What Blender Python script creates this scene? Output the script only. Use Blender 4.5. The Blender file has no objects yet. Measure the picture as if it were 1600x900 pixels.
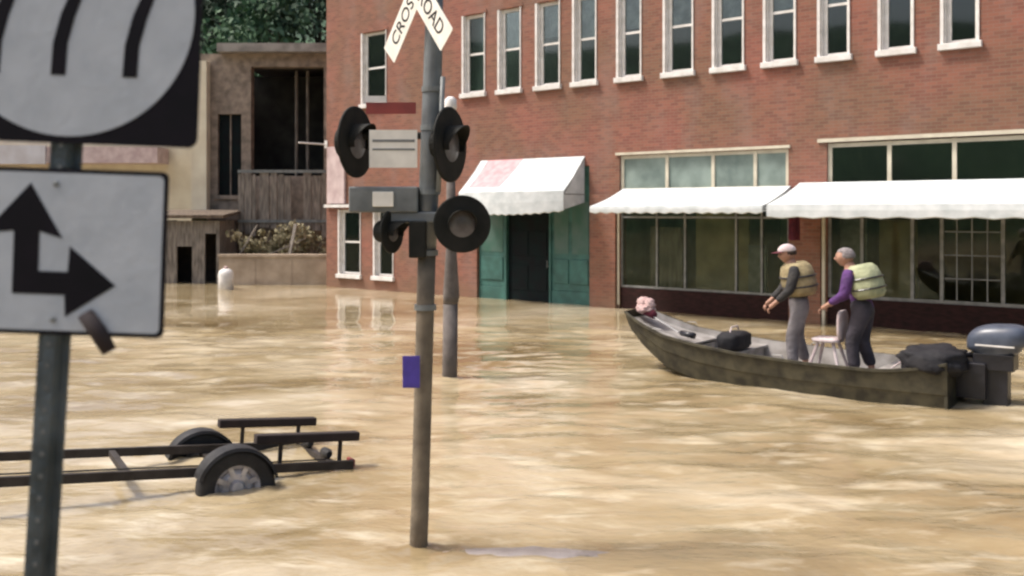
import bpy, bmesh, math, random
from mathutils import Vector, Matrix, noise
R = math.radians
random.seed(11)
S = bpy.context.scene
COL = S.collection

# ------------------------------------------------------------------ camera, sky, sun, exposure
CAMH, F = 2.5, 1500.0
cam_d = bpy.data.cameras.new('camera'); cam = bpy.data.objects.new('camera', cam_d); COL.objects.link(cam)
cam.location = (0, 0, CAMH); cam.rotation_euler = (R(90), 0, 0)
cam_d.sensor_width = 36; cam_d.lens = 36 * F / 1600; cam_d.shift_y = -120 / 1600
cam_d.clip_start = .05; cam_d.clip_end = 2000
cam_d.dof.use_dof = True; cam_d.dof.focus_distance = 9.0; cam_d.dof.aperture_fstop = 2.4
S.camera = cam
W = bpy.data.worlds.new('World'); S.world = W; W.use_nodes = True
nt = W.node_tree; bg = nt.nodes['Background']
sky = nt.nodes.new('ShaderNodeTexSky'); sky.sky_type = 'NISHITA'; sky.sun_disc = False
SUN_EL, SUN_AZ = 58, 272          # azimuth clockwise from +Y
sky.sun_elevation = R(SUN_EL); sky.sun_rotation = R(SUN_AZ)
sky.air_density = 1.0; sky.dust_density = 7.0; sky.ozone_density = .6
nt.links.new(sky.outputs[0], bg.inputs[0]); bg.inputs[1].default_value = .13
sd = bpy.data.lights.new('sun', 'SUN'); sun = bpy.data.objects.new('sun', sd); COL.objects.link(sun)
sd.energy = 2.0; sd.angle = R(10); sd.color = (1, .965, .91)
dv = Vector((math.sin(R(SUN_AZ)) * math.cos(R(SUN_EL)), math.cos(R(SUN_AZ)) * math.cos(R(SUN_EL)), math.sin(R(SUN_EL))))
sun.rotation_euler = dv.to_track_quat('Z', 'Y').to_euler()
S.view_settings.view_transform = 'Standard'; S.view_settings.look = 'None'
S.view_settings.gamma = 1; S.view_settings.use_curve_mapping = False
S.view_settings.exposure = .68
S.cycles.filter_width = 2.4

def P(x, y, d):
    """world point seen at photo pixel (x, y), d metres ahead"""
    return Vector(((x - 800) / F * d, d, CAMH - (y - 330) / F * d))
def PW(x, y):
    """point of the water surface under pixel"""
    return P(x, y, CAMH * F / (y - 330))

# ------------------------------------------------------------------ materials
MATS = {}
def mat(name, c1, rough=.7, c2=None, scale=3.0, detail=4, metal=0.0, bump=0.0, bscale=None, spec=.5, stretch=None, lo=.35, hi=.65):
    m = bpy.data.materials.new(name); m.use_nodes = True; t = m.node_tree; b = t.nodes['Principled BSDF']
    b.inputs['Roughness'].default_value = rough; b.inputs['Metallic'].default_value = metal
    b.inputs['Specular IOR Level'].default_value = spec
    tc = t.nodes.new('ShaderNodeTexCoord'); mp = t.nodes.new('ShaderNodeMapping')
    t.links.new(tc.outputs['Object'], mp.inputs[0])
    if stretch: mp.inputs['Scale'].default_value = stretch
    if c2 is None: c2 = tuple(v * .72 for v in c1)
    n = t.nodes.new('ShaderNodeTexNoise'); n.inputs['Scale'].default_value = scale; n.inputs['Detail'].default_value = detail
    t.links.new(mp.outputs[0], n.inputs[0])
    r = t.nodes.new('ShaderNodeValToRGB'); r.color_ramp.elements[0].position = lo; r.color_ramp.elements[1].position = hi
    r.color_ramp.elements[0].color = (*c2, 1); r.color_ramp.elements[1].color = (*c1, 1)
    t.links.new(n.outputs[0], r.inputs[0]); t.links.new(r.outputs[0], b.inputs['Base Color'])
    if bump:
        n2 = t.nodes.new('ShaderNodeTexNoise'); n2.inputs['Scale'].default_value = bscale or scale * 6; n2.inputs['Detail'].default_value = 3
        t.links.new(mp.outputs[0], n2.inputs[0])
        bp = t.nodes.new('ShaderNodeBump'); bp.inputs['Strength'].default_value = bump; bp.inputs['Distance'].default_value = .02
        t.links.new(n2.outputs[0], bp.inputs['Height']); t.links.new(bp.outputs[0], b.inputs['Normal'])
    MATS[name] = m
    return m

def brick_mat():
    m = bpy.data.materials.new('brick'); m.use_nodes = True; t = m.node_tree; b = t.nodes['Principled BSDF']
    N = t.nodes.new; L = t.links.new
    tc = N('ShaderNodeTexCoord'); sp = N('ShaderNodeSeparateXYZ'); L(tc.outputs['Object'], sp.inputs[0])
    ad = N('ShaderNodeMath'); ad.operation = 'ADD'; L(sp.outputs[0], ad.inputs[0]); L(sp.outputs[1], ad.inputs[1])
    cb = N('ShaderNodeCombineXYZ'); L(ad.outputs[0], cb.inputs[0]); L(sp.outputs[2], cb.inputs[1])
    br = N('ShaderNodeTexBrick'); L(cb.outputs[0], br.inputs[0])
    br.inputs['Scale'].default_value = 1; br.inputs['Brick Width'].default_value = .215; br.inputs['Row Height'].default_value = .075
    br.inputs['Mortar Size'].default_value = .006; br.inputs['Mortar Smooth'].default_value = .3
    br.inputs['Color1'].default_value = (.265, .113, .076, 1); br.inputs['Color2'].default_value = (.18, .077, .055, 1)
    br.inputs['Mortar'].default_value = (.23, .155, .12, 1); br.inputs['Bias'].default_value = -.1
    # weathering: broad tone shifts and grey efflorescence
    n1 = N('ShaderNodeTexNoise'); n1.inputs['Scale'].default_value = .55; n1.inputs['Detail'].default_value = 5; L(cb.outputs[0], n1.inputs[0])
    r1 = N('ShaderNodeValToRGB'); r1.color_ramp.elements[0].position = .36; r1.color_ramp.elements[1].position = .66
    r1.color_ramp.elements[0].color = (.84, .95, .88, 1); r1.color_ramp.elements[1].color = (1.1, .96, .99, 1); L(n1.outputs[0], r1.inputs[0])
    mx = N('ShaderNodeMix'); mx.data_type = 'RGBA'; mx.blend_type = 'MULTIPLY'; mx.inputs[0].default_value = 1
    L(br.outputs['Color'], mx.inputs[6]); L(r1.outputs[0], mx.inputs[7])
    mp = N('ShaderNodeMapping'); mp.inputs['Scale'].default_value = (1.3, .45, 1); L(cb.outputs[0], mp.inputs[0])
    n2 = N('ShaderNodeTexNoise'); n2.inputs['Scale'].default_value = 1.0; n2.inputs['Detail'].default_value = 6; L(mp.outputs[0], n2.inputs[0])
    r2 = N('ShaderNodeValToRGB'); r2.color_ramp.elements[0].position = .5; r2.color_ramp.elements[1].position = .72
    r2.color_ramp.elements[0].color = (0, 0, 0, 1); r2.color_ramp.elements[1].color = (.3, .3, .3, 1); L(n2.outputs[0], r2.inputs[0])
    m2 = N('ShaderNodeMix'); m2.data_type = 'RGBA'; L(r2.outputs[0], m2.inputs[0]); L(mx.outputs[2], m2.inputs[6]); m2.inputs[7].default_value = (.26, .21, .19, 1)
    # flood silt near the water
    mr = N('ShaderNodeMapRange'); mr.inputs['From Min'].default_value = .55; mr.inputs['From Max'].default_value = .1
    L(sp.outputs[2], mr.inputs[0])
    m3 = N('ShaderNodeMix'); m3.data_type = 'RGBA'; mu = N('ShaderNodeMath'); mu.operation = 'MULTIPLY'; mu.inputs[1].default_value = .45
    L(mr.outputs[0], mu.inputs[0]); L(mu.outputs[0], m3.inputs[0]); L(m2.outputs[2], m3.inputs[6]); m3.inputs[7].default_value = (.2, .13, .08, 1)
    L(m3.outputs[2], b.inputs['Base Color']); b.inputs['Roughness'].default_value = .9
    bp = N('ShaderNodeBump'); bp.inputs['Strength'].default_value = .5; bp.inputs['Distance'].default_value = .01; bp.invert = True
    L(br.outputs['Fac'], bp.inputs['Height']); L(bp.outputs[0], b.inputs['Normal'])
    MATS['brick'] = m

def glass_mat(name, tint, refl=.12, rough=.04):
    m = bpy.data.materials.new(name); m.use_nodes = True; t = m.node_tree; t.nodes.clear()
    N = t.nodes.new; L = t.links.new
    out = N('ShaderNodeOutputMaterial'); mixs = N('ShaderNodeMixShader'); tr = N('ShaderNodeBsdfTransparent'); gl = N('ShaderNodeBsdfGlossy')
    tr.inputs[0].default_value = (*tint, 1); gl.inputs['Roughness'].default_value = rough; gl.inputs[0].default_value = (.85, .92, .9, 1)
    fr = N('ShaderNodeFresnel'); fr.inputs[0].default_value = 1.5
    ad = N('ShaderNodeMath'); ad.operation = 'ADD'; ad.use_clamp = True; L(fr.outputs[0], ad.inputs[0]); ad.inputs[1].default_value = refl
    nn = N('ShaderNodeTexNoise'); nn.inputs['Scale'].default_value = .8; bp = N('ShaderNodeBump'); bp.inputs['Strength'].default_value = .05
    tc = N('ShaderNodeTexCoord'); L(tc.outputs['Object'], nn.inputs[0]); L(nn.outputs[0], bp.inputs['Height']); L(bp.outputs[0], gl.inputs['Normal'])
    L(ad.outputs[0], mixs.inputs[0]); L(tr.outputs[0], mixs.inputs[1]); L(gl.outputs[0], mixs.inputs[2]); L(mixs.outputs[0], out.inputs[0])
    MATS[name] = m

def water_mat():
    m = bpy.data.materials.new('muddy_water'); m.use_nodes = True; t = m.node_tree; b = t.nodes['Principled BSDF']
    N = t.nodes.new; L = t.links.new
    tc = N('ShaderNodeTexCoord')
    def nz(scale, sc, detail=4, rough=.55, dist=0):
        mp = N('ShaderNodeMapping'); mp.inputs['Scale'].default_value = sc; L(tc.outputs['Object'], mp.inputs[0])
        n = N('ShaderNodeTexNoise'); n.inputs['Scale'].default_value = scale; n.inputs['Detail'].default_value = detail
        n.inputs['Roughness'].default_value = rough; n.inputs['Distortion'].default_value = dist; L(mp.outputs[0], n.inputs[0]); return n
    a = nz(.33, (.7, 1.0, 1), 7, .62, .5)
    r = N('ShaderNodeValToRGB'); e = r.color_ramp.elements
    e[0].position = .36; e[0].color = (.215, .155, .078, 1); e[1].position = .64; e[1].color = (.52, .44, .31, 1)
    x = e.new(.5); x.color = (.345, .272, .158, 1)
    L(a.outputs[0], r.inputs[0])
    f = nz(1.7, (.7, 1.5, 1), 6, .6, .3)      # pale flecks: cream highlights painted into the water colour
    r2 = N('ShaderNodeValToRGB'); r2.color_ramp.elements[0].position = .53; r2.color_ramp.elements[1].position = .75
    r2.color_ramp.elements[0].color = (0, 0, 0, 1); r2.color_ramp.elements[1].color = (.6, .6, .6, 1); L(f.outputs[0], r2.inputs[0])
    mx = N('ShaderNodeMix'); mx.data_type = 'RGBA'; L(r2.outputs[0], mx.inputs[0]); L(r.outputs[0], mx.inputs[6]); mx.inputs[7].default_value = (.76, .69, .53, 1)
    L(mx.outputs[2], b.inputs['Base Color'])
    b.inputs['Roughness'].default_value = .07; b.inputs['IOR'].default_value = 1.4; b.inputs['Specular IOR Level'].default_value = .9
    w1 = nz(1.5, (.7, 1.3, 1), 4, .55, .4); w2 = nz(11, (.7, 1.2, 1), 4)
    ad = N('ShaderNodeMath'); ad.operation = 'MULTIPLY_ADD'; ad.inputs[1].default_value = .13; L(w2.outputs[0], ad.inputs[0]); L(w1.outputs[0], ad.inputs[2])
    # slack, calmer water along the buildings
    sp = N('ShaderNodeSeparateXYZ'); L(tc.outputs['Object'], sp.inputs[0])
    k1 = N('ShaderNodeMath'); k1.operation = 'MULTIPLY_ADD'; k1.inputs[1].default_value = .55; L(sp.outputs[0], k1.inputs[0]); L(sp.outputs[1], k1.inputs[2])
    mr = N('ShaderNodeMapRange'); mr.inputs['From Min'].default_value = 6; mr.inputs['From Max'].default_value = 17; mr.inputs['To Min'].default_value = .36; mr.inputs['To Max'].default_value = .06
    L(k1.outputs[0], mr.inputs[0])
    bp = N('ShaderNodeBump'); bp.inputs['Distance'].default_value = .15; L(mr.outputs[0], bp.inputs['Strength'])
    L(ad.outputs[0], bp.inputs['Height']); L(bp.outputs[0], b.inputs['Normal'])
    MATS['muddy_water'] = m

brick_mat(); water_mat()
glass_mat('shop_glass', (.85, .86, .78), .0); glass_mat('upper_glass', (.72, .76, .78), .02)
mat('transom_glass', (.27, .33, .3), .2, (.15, .19, .175), 1.6); glass_mat('dark_transom_glass', (.4, .48, .42), .06, .1)
mat('white_paint', (.78, .76, .74), .55, (.62, .6, .57), 5, bump=.15)
mat('cream_paint', (.62, .57, .45), .6, (.5, .45, .35), 4, bump=.15)
mat('awning_fabric', (.66, .69, .7), .85, (.5, .54, .55), 3.5, bump=.3, bscale=9)
mat('awning_red', (.55, .27, .29), .8, (.6, .38, .4), 6)
mat('awning_grey', (.5, .5, .52), .8, (.62, .63, .64), 9)
mat('teal_paint', (.05, .155, .135), .6, (.03, .095, .08), 3)
mat('green_paint', (.04, .12, .09), .5, (.08, .14, .12), 2.2)
mat('dark_door', (.004, .011, .012), .7, (.006, .007, .009), 4, spec=.15)
mat('grey_metal', (.26, .26, .25), .5, (.17, .17, .165), 6, metal=.3)
mat('olive_interior', (.34, .3, .2), .9, (.14, .13, .085), 1.0)
mat('tan_board', (.36, .3, .18), .9, (.2, .17, .1), 1.5)
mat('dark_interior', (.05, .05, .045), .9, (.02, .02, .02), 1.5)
mat('blind', (.75, .78, .75), .8, (.36, .38, .38), 3)
mat('base_wood', (.035, .012, .011), .75, (.016, .007, .006), 6, stretch=(1, 1, 4), spec=.2)
mat('maroon_cloth', (.14, .02, .035), .85, (.08, .012, .03), 7)
mat('roof_tar', (.06, .06, .06), .9, (.04, .04, .04), 2, bump=.4)
mat('stone', (.33, .27, .22), .95, (.17, .14, .115), 3.2, bump=.7, bscale=6)
mat('cream_stucco', (.74, .69, .54), .9, (.62, .56, .43), 1.2, bump=.3)
mat('pale_stucco', (.6, .6, .64), .9, (.5, .48, .5), 1.5, bump=.3)
mat('pink_panel', (.6, .49, .48), .8, (.45, .34, .34), 3)
mat('concrete', (.47, .38, .29), .95, (.33, .26, .19), 1.8, bump=.5)
mat('weathered_wood', (.28, .245, .21), .9, (.12, .105, .09), 4, stretch=(3, 3, .5), bump=.5)
mat('brown_wood', (.19, .145, .105), .9, (.055, .042, .032), 4, stretch=(3, 3, .6), bump=.5)
mat('rusty_dark', (.03, .022, .018), .9, (.015, .012, .012), 4)
mat('roof_metal', (.3, .28, .26), .6, (.18, .165, .15), 2.5)
mat('trunk', (.09, .07, .05), .95, (.05, .04, .03), 6, bump=.8)
mat('leaf_dark', (.02, .05, .024), .8, (.009, .026, .014), .5, lo=.4, hi=.6)
mat('leaf_mid', (.05, .12, .05), .7, (.025, .06, .03), .5, lo=.4, hi=.6)
mat('leaf_straw', (.42, .37, .24), .8, (.17, .155, .08), 1.2)
mat('hill_green', (.045, .1, .045), .95, (.015, .04, .02), .12, detail=8, bump=1, bscale=.6)
mat('ground_mud', (.24, .18, .11), .95, (.16, .12, .07), 1.5, bump=.8)
mat('shadow_grey', (.34, .3, .28), .4, (.24, .205, .18), 4, bump=.5)  # shadow tone as a surface colour, for the lens by the mast
mat('sign_white', (.5, .54, .585), .5, (.43, .47, .515), 9, detail=6, bump=.08, bscale=40, spec=.3)
mat('sign_black', (.006, .006, .009), .6, (.01, .008, .013), 8, spec=.15)
mat('post_steel', (.105, .13, .145), .5, (.045, .06, .068), 7, metal=.35, bump=.4, bscale=30)
mat('bolt_steel', (.4, .4, .4), .35, metal=.8)
mat('rubber', (.022, .021, .021), .75, (.012, .011, .011), 9)
mat('strap', (.02, .014, .02), .8, (.03, .02, .02), 12)
mat('mast_paint', (.2, .215, .22), .5, (.12, .13, .135), 5, metal=.3)
mat('mast_mud', (.2, .165, .12), .9, (.115, .095, .07), 6, bump=.3)
mat('signal_black', (.012, .013, .011), .7, (.022, .021, .018), 8, spec=.2)
mat('signal_lens', (.09, .08, .082), .3, (.15, .145, .15), 12)
mat('housing_grey', (.2, .215, .215), .5, (.12, .13, .13), 6)
mat('plate_cream', (.86, .83, .75), .6, (.74, .71, .64), 9)
mat('plate_red', (.28, .05, .04), .6, (.2, .04, .035), 9)
mat('blue_tag', (.075, .05, .36), .45, (.06, .04, .27), 14)
mat('grey_pole', (.15, .13, .12), .9, (.085, .075, .068), 5, bump=.4)
mat('olive_hull', (.072, .064, .038), .75, (.024, .021, .013), 5, detail=5, bump=.1)
mat('boat_inside', (.36, .34, .325), .7, (.2, .185, .17), 4)
mat('black_plastic', (.012, .012, .016), .35, (.02, .02, .026), 9)
mat('black_cover', (.012, .012, .015), .75, (.026, .025, .028), 5, bump=1, bscale=9, spec=.25)
mat('motor_blue', (.075, .09, .125), .35, (.045, .055, .08), 6)
mat('skin', (.42, .24, .17), .6, (.36, .19, .13), 12)
mat('cap_cloth', (.62, .55, .55), .8, (.5, .4, .4), 9)
mat('cap_brim', (.16, .02, .04), .8)
mat('hair_grey', (.28, .25, .25), .8, (.16, .14, .14), 40)
mat('hair_brown', (.05, .03, .02), .8, (.03, .02, .015), 40)
mat('shirt_black', (.02, .02, .022), .85, (.035, .032, .03), 8, bump=1, bscale=16)
mat('shirt_purple', (.11, .04, .18), .85, (.06, .022, .1), 8, bump=1, bscale=16)
mat('vest_khaki', (.33, .27, .15), .9, (.2, .16, .085), 8, bump=1, bscale=16)
mat('vest_lime', (.4, .42, .26), .9, (.28, .3, .18), 8, bump=1, bscale=16)
mat('trouser_grey', (.22, .205, .215), .9, (.13, .12, .13), 5, bump=1, bscale=16)
mat('trouser_dark', (.055, .048, .062), .9, (.03, .027, .034), 5, bump=1, bscale=16)
mat('bag_pink', (.55, .4, .38), .8, (.42, .28, .27), 6)
mat('galv', (.055, .046, .042), .7, (.03, .024, .02), 6, metal=.4)
mat('fender_metal', (.016, .015, .016), .6, (.05, .048, .048), 5, metal=.5)
mat('bunk_carpet', (.03, .02, .018), .95, (.02, .014, .013), 9)
mat('rim_steel', (.6, .58, .6), .45, (.3, .29, .3), 9, metal=.5)
mat('eye', (.03, .025, .02), .2)

# ------------------------------------------------------------------ helpers
def tag(o, label=None, cat=None, group=None, kind=None):
    if label: o['label'] = label
    if cat: o['category'] = cat
    if group: o['group'] = group
    if kind: o['kind'] = kind
    return o
def thing(name, label, cat, loc=(0, 0, 0), rotz=0, group=None, rot=None):
    o = bpy.data.objects.new(name, None); COL.objects.link(o); o.empty_display_size = .2
    o.location = loc; o.rotation_euler = rot if rot else (0, 0, rotz)
    return tag(o, label, cat, group)
def obj(name, bm, m, parent=None, smooth=False, label=None, bevel=0):
    me = bpy.data.meshes.new(name)
    bmesh.ops.recalc_face_normals(bm, faces=bm.faces)
    bm.to_mesh(me); bm.free()
    for mm in (m if isinstance(m, (list, tuple)) else [m]): me.materials.append(MATS[mm])
    o = bpy.data.objects.new(name, me); COL.objects.link(o)
    if parent: o.parent = parent
    if smooth:
        for p in me.polygons: p.use_smooth = True
    if label: o['label'] = label
    if bevel:
        b = o.modifiers.new('bevel', 'BEVEL'); b.width = bevel; b.segments = 2; b.limit_method = 'ANGLE'
    return o
def BM(): return bmesh.new()
def box(bm, x0, x1, y0, y1, z0, z1, M=None, mi=0):
    vs = [bm.verts.new((x, y, z)) for x in (x0, x1) for y in (y0, y1) for z in (z0, z1)]
    if M is not None:
        for v in vs: v.co = M @ v.co
    for f in ((0, 1, 3, 2), (4, 6, 7, 5), (0, 4, 5, 1), (2, 3, 7, 6), (0, 2, 6, 4), (1, 5, 7, 3)):
        fc = bm.faces.new([vs[i] for i in f]); fc.material_index = mi
    return bm
def frame_of(d):
    d = d.normalized(); u = d.orthogonal().normalized(); return u, d.cross(u)
def tube(bm, pts, rads, n=10, cap=True, mi=0):
    pts = [Vector(p) for p in pts]
    if not isinstance(rads, (list, tuple)): rads = [rads] * len(pts)
    rings = []; u = None
    for i, p in enumerate(pts):
        d = (pts[min(i + 1, len(pts) - 1)] - pts[max(i - 1, 0)]).normalized()
        if u is None: u = d.orthogonal().normalized()
        else: u = (u - d * u.dot(d)).normalized()
        v = d.cross(u)
        rings.append([bm.verts.new(p + (u * math.cos(2 * math.pi * k / n) + v * math.sin(2 * math.pi * k / n)) * rads[i]) for k in range(n)])
    for a, b in zip(rings, rings[1:]):
        for k in range(n):
            f = bm.faces.new((a[k], a[(k + 1) % n], b[(k + 1) % n], b[k])); f.material_index = mi
    if cap:
        for r_ in (rings[0][::-1], rings[-1]):
            f = bm.faces.new(r_); f.material_index = mi
    return bm
def prism(bm, poly, y0, y1, M=None, mi=0):
    """polygon in x,z extruded along y"""
    a = [bm.verts.new((p[0], y0, p[1])) for p in poly]; b = [bm.verts.new((p[0], y1, p[1])) for p in poly]
    if M is not None:
        for v in a + b: v.co = M @ v.co
    fs = [bm.faces.new(a), bm.faces.new(b[::-1])]
    for i in range(len(poly)):
        j = (i + 1) % len(poly); fs.append(bm.faces.new((a[j], a[i], b[i], b[j])))
    for f in fs: f.material_index = mi
    return bm
def lathe(bm, prof, n=32, M=None, mi=0, close=True):
    """profile of (radius, height) turned about local z"""
    M = M or Matrix()
    rings = [[bm.verts.new(M @ Vector((r_ * math.cos(2 * math.pi * k / n), r_ * math.sin(2 * math.pi * k / n), h))) for k in range(n)] for r_, h in prof]
    for a, b in zip(rings, rings[1:]):
        for k in range(n):
            f = bm.faces.new((a[k], a[(k + 1) % n], b[(k + 1) % n], b[k])); f.material_index = mi
    if close:
        f = bm.faces.new(rings[0][::-1]); f.material_index = mi; f = bm.faces.new(rings[-1]); f.material_index = mi
    return bm
def roundrect(w, h, r, n=5):
    pts = []
    for cx, cz, a0 in ((w / 2 - r, h / 2 - r, 0), (-w / 2 + r, h / 2 - r, 90), (-w / 2 + r, -h / 2 + r, 180), (w / 2 - r, -h / 2 + r, 270)):
        for k in range(n + 1):
            a = R(a0 + 90 * k / n); pts.append((cx + r * math.cos(a), cz + r * math.sin(a)))
    return pts
def blob(bm, c, rx, ry, rz, seg=16, M=None, mi=0, fn=None):
    M = M or Matrix(); st = len(bm.verts)
    r_ = bmesh.ops.create_uvsphere(bm, u_segments=seg, v_segments=seg * 3 // 4, radius=1)
    for v in r_['verts']:
        co = Vector((v.co.x * rx, v.co.y * ry, v.co.z * rz))
        if fn: co = fn(co, v.co.copy())
        v.co = M @ (co + Vector(c))
        for f in v.link_faces: f.material_index = mi
    return bm

# ------------------------------------------------------------------ setting: water, ground, hills
def spaced(lo, hi, dlo, dhi, step, far):
    v = []; x = dlo
    while x <= dhi: v.append(x); x += step
    s = step
    while v[-1] < hi: s = min(s * 1.35, far); v.append(min(v[-1] + s, hi))
    s = step
    while v[0] > lo: s = min(s * 1.35, far); v.insert(0, max(v[0] - s, lo))
    return v
RIP = [(PW(653, 858).x, PW(653, 858).y, .07), (PW(702, 590).x, PW(702, 590).y, .1), (-2.45, 8.6, .25), (-3.2, 9.95, .25)]
def make_water():
    bm = BM(); xs = spaced(-260, 260, -9, 11, .085, 30); ys = spaced(-260, 260, 5.5, 20, .06, 30)
    grid = []
    for y in ys:
        row = []
        for x in xs:
            fall = max(0, 1 - max(0, abs(x - 1) - 10) / 12) * max(0, 1 - max(0, abs(y - 13) - 8) / 14)
            h = 0
            if fall > 0:
                for cx_, cy_, r0_ in RIP:
                    dd_ = math.hypot(x - cx_, y - cy_) - r0_
                    if -.2 < dd_ < .9: h += .016 * math.cos(dd_ * 26) * math.exp(-max(dd_, 0) * 4)
                h += .04 * noise.noise(Vector((x * .55, y * 1.1, 0))) + .022 * noise.noise(Vector((x * 1.5 + 9, y * 3.0, 3))) + .008 * noise.noise(Vector((x * 4, y * 7, 7)))
            row.append(bm.verts.new((x, y, h * fall)))
        grid.append(row)
    for a, b in zip(grid, grid[1:]):
        for i in range(len(xs) - 1): bm.faces.new((a[i], a[i + 1], b[i + 1], b[i]))
    tag(obj('water', bm, 'muddy_water', smooth=True), 'muddy tan floodwater covering the whole street', kind='structure')
make_water()
bm = BM(); box(bm, -300, 300, -300, 300, -2.2, -2.0); tag(obj('ground', bm, 'ground_mud'), kind='structure')
# dry bank the photographer and the route sign stand on
bm = BM(); ys = [-14, -8, -3, 0, 1.6, 2.6, 3.1, 3.7, 4.0]; hs = [1.0, 1.0, .95, .92, .9, .86, .7, .1, -.6]
rows = [[bm.verts.new((x, y + .25 * noise.noise(Vector((x * .4, y, 0))), h + .06 * noise.noise(Vector((x, y, 2))))) for x in [-16 + 32 * k / 40 for k in range(41)]] for y, h in zip(ys, hs)]
for a, b in zip(rows, rows[1:]):
    for i in range(40): bm.faces.new((a[i], a[i + 1], b[i + 1], b[i]))
tag(obj('riverbank', bm, 'ground_mud', smooth=True), kind='structure')
# thin grey lens added on the water as the shadow beside the mast base
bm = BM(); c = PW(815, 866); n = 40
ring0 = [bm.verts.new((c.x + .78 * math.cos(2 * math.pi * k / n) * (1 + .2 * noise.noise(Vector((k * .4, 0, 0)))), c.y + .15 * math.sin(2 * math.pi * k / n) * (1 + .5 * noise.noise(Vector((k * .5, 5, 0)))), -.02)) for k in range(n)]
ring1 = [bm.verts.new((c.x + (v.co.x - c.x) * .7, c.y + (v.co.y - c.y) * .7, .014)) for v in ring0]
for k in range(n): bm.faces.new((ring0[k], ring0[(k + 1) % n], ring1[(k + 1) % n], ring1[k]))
bm.faces.new(ring1); tag(obj('shadow_lens', bm, 'shadow_grey', smooth=True), kind='structure')
# wooded hills closing the valley on all sides
bm = BM(); rows = []
for j in range(14):
    rr = 75 + j * 11; row = []
    for k in range(120):
        a = 2 * math.pi * k / 120; hh = (j / 13) ** .8 * (48 + 14 * noise.noise(Vector((math.cos(a) * 2, math.sin(a) * 2, 0)))) - 1
        q = Vector((math.cos(a) * rr, math.sin(a) * rr, 0)); hh += 2.6 * noise.noise(q * .12) * (j > 0) + 1.5 * noise.noise(q * .4) * (j > 0)
        row.append(bm.verts.new((q.x, q.y, hh)))
    rows.append(row)
for a, b in zip(rows, rows[1:]):
    for k in range(120): bm.faces.new((a[k], a[(k + 1) % 120], b[(k + 1) % 120], b[k]))
tag(obj('hills', bm, 'hill_green', smooth=True), kind='structure')

# ------------------------------------------------------------------ brick building
X0, Y0 = -6.17, 31.93
BANG = math.atan2(-.632, .775)          # local x runs along the facade, local -y is the street side
SL = 27.0; HT = 11.6
bld = thing('brick_building', 'long red brick building with white window sills and awnings standing in the flood', 'building', (X0, Y0, 0), BANG)
def s_of(x):
    t = (x - 800) / F; return (t * Y0 - X0) / (.775 + .632 * t)
def h_of(x, y):
    t = (x - 800) / F; s = s_of(x); return CAMH - (y - 330) / F * (Y0 - .632 * s)
wins = [(s_of(a), s_of(b)) for a, b in ((567, 603), (725, 757), (781, 813), (840, 874), (898, 931), (967, 1001), (1040, 1082), (1117, 1161), (1197, 1242), (1282, 1326), (1377, 1426), (1475, 1528))]
WH0, WH1 = 5.92, 8.2
holes = []
for a, b in wins: holes.append((a, b, WH0, WH1))
gw = [(s_of(531), s_of(563)), (s_of(586), s_of(614))]
for a, b in gw: holes.append((a, b, .45, 2.55))
sA = (s_of(745), s_of(921)); sB = (s_of(968), s_of(1232)); sC = (s_of(1292), 25.6)
holes.append((sA[0], sA[1], -.4, 3.7)); holes.append((sB[0], sB[1], -.4, 3.93)); holes.append((sC[0], sC[1], -.4, 4.02))
TH = .32
def wall_holes(bm, x0, x1, z0, z1, holes, th):
    xs = sorted({x0, x1, *[v for h in holes for v in h[:2]]}); zs = sorted({z0, z1, *[v for h in holes for v in h[2:]]})
    def hole(cx, cz): return any(h[0] < cx < h[1] and h[2] < cz < h[3] for h in holes)
    def solid(i, j): return 0 <= i < len(xs) - 1 and 0 <= j < len(zs) - 1 and not hole((xs[i] + xs[i + 1]) / 2, (zs[j] + zs[j + 1]) / 2)
    for i in range(len(xs) - 1):
        for j in range(len(zs) - 1):
            if not solid(i, j): continue
            a, b, c, d = xs[i], xs[i + 1], zs[j], zs[j + 1]
            for y in (0, th):
                bm.faces.new([bm.verts.new(p) for p in ((a, y, c), (b, y, c), (b, y, d), (a, y, d))])
            if not solid(i - 1, j): bm.faces.new([bm.verts.new(p) for p in ((a, 0, c), (a, th, c), (a, th, d), (a, 0, d))])
            if not solid(i + 1, j): bm.faces.new([bm.verts.new(p) for p in ((b, 0, c), (b, th, c), (b, th, d), (b, 0, d))])
            if not solid(i, j - 1): bm.faces.new([bm.verts.new(p) for p in ((a, 0, c), (a, th, c), (b, th, c), (b, 0, c))])
            if not solid(i, j + 1): bm.faces.new([bm.verts.new(p) for p in ((a, 0, d), (a, th, d), (b, th, d), (b, 0, d))])
    bmesh.ops.remove_doubles(bm, verts=bm.verts, dist=.0005)
bm = BM(); wall_holes(bm, 0, SL, -.5, HT, holes, TH)
wall = obj('wall', bm, 'brick', bld)
bm = BM(); box(bm, 0, .3, TH + .002, 12, -.5, HT); box(bm, SL - .3, SL, TH + .002, 12, -.5, HT); box(bm, .3, SL - .3, 11.7, 12, -.5, HT)
obj('wall', bm, 'brick', bld)
for a, b in wins:      # soldier-course arches over the upper windows
    bm = BM()
    m_ = (a + b) / 2; w = (b - a) / 2 + .12
    pts = [(m_ + w * math.cos(t), WH1 + .004 + .2 * math.sin(t)) for t in [math.pi * k / 8 for k in range(9)]]
    prism(bm, pts, -.035, -.002); obj('window_arch', bm, 'brick', bld)
bm = BM(); box(bm, .3, SL - .3, TH, 11.7, HT - .5, HT - .35); obj('roof', bm, 'roof_tar', bld)
bm = BM(); box(bm, -.12, SL + .12, -.14, -.003, HT - .45, HT + .05); box(bm, -.06, SL + .06, -.07, -.003, HT - .75, HT - .452)
for k in range(40): box(bm, .2 + k * .68, .32 + k * .68, -.12, -.072, HT - .7, HT - .46)
obj('cornice', bm, 'cream_paint', bld)
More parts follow.
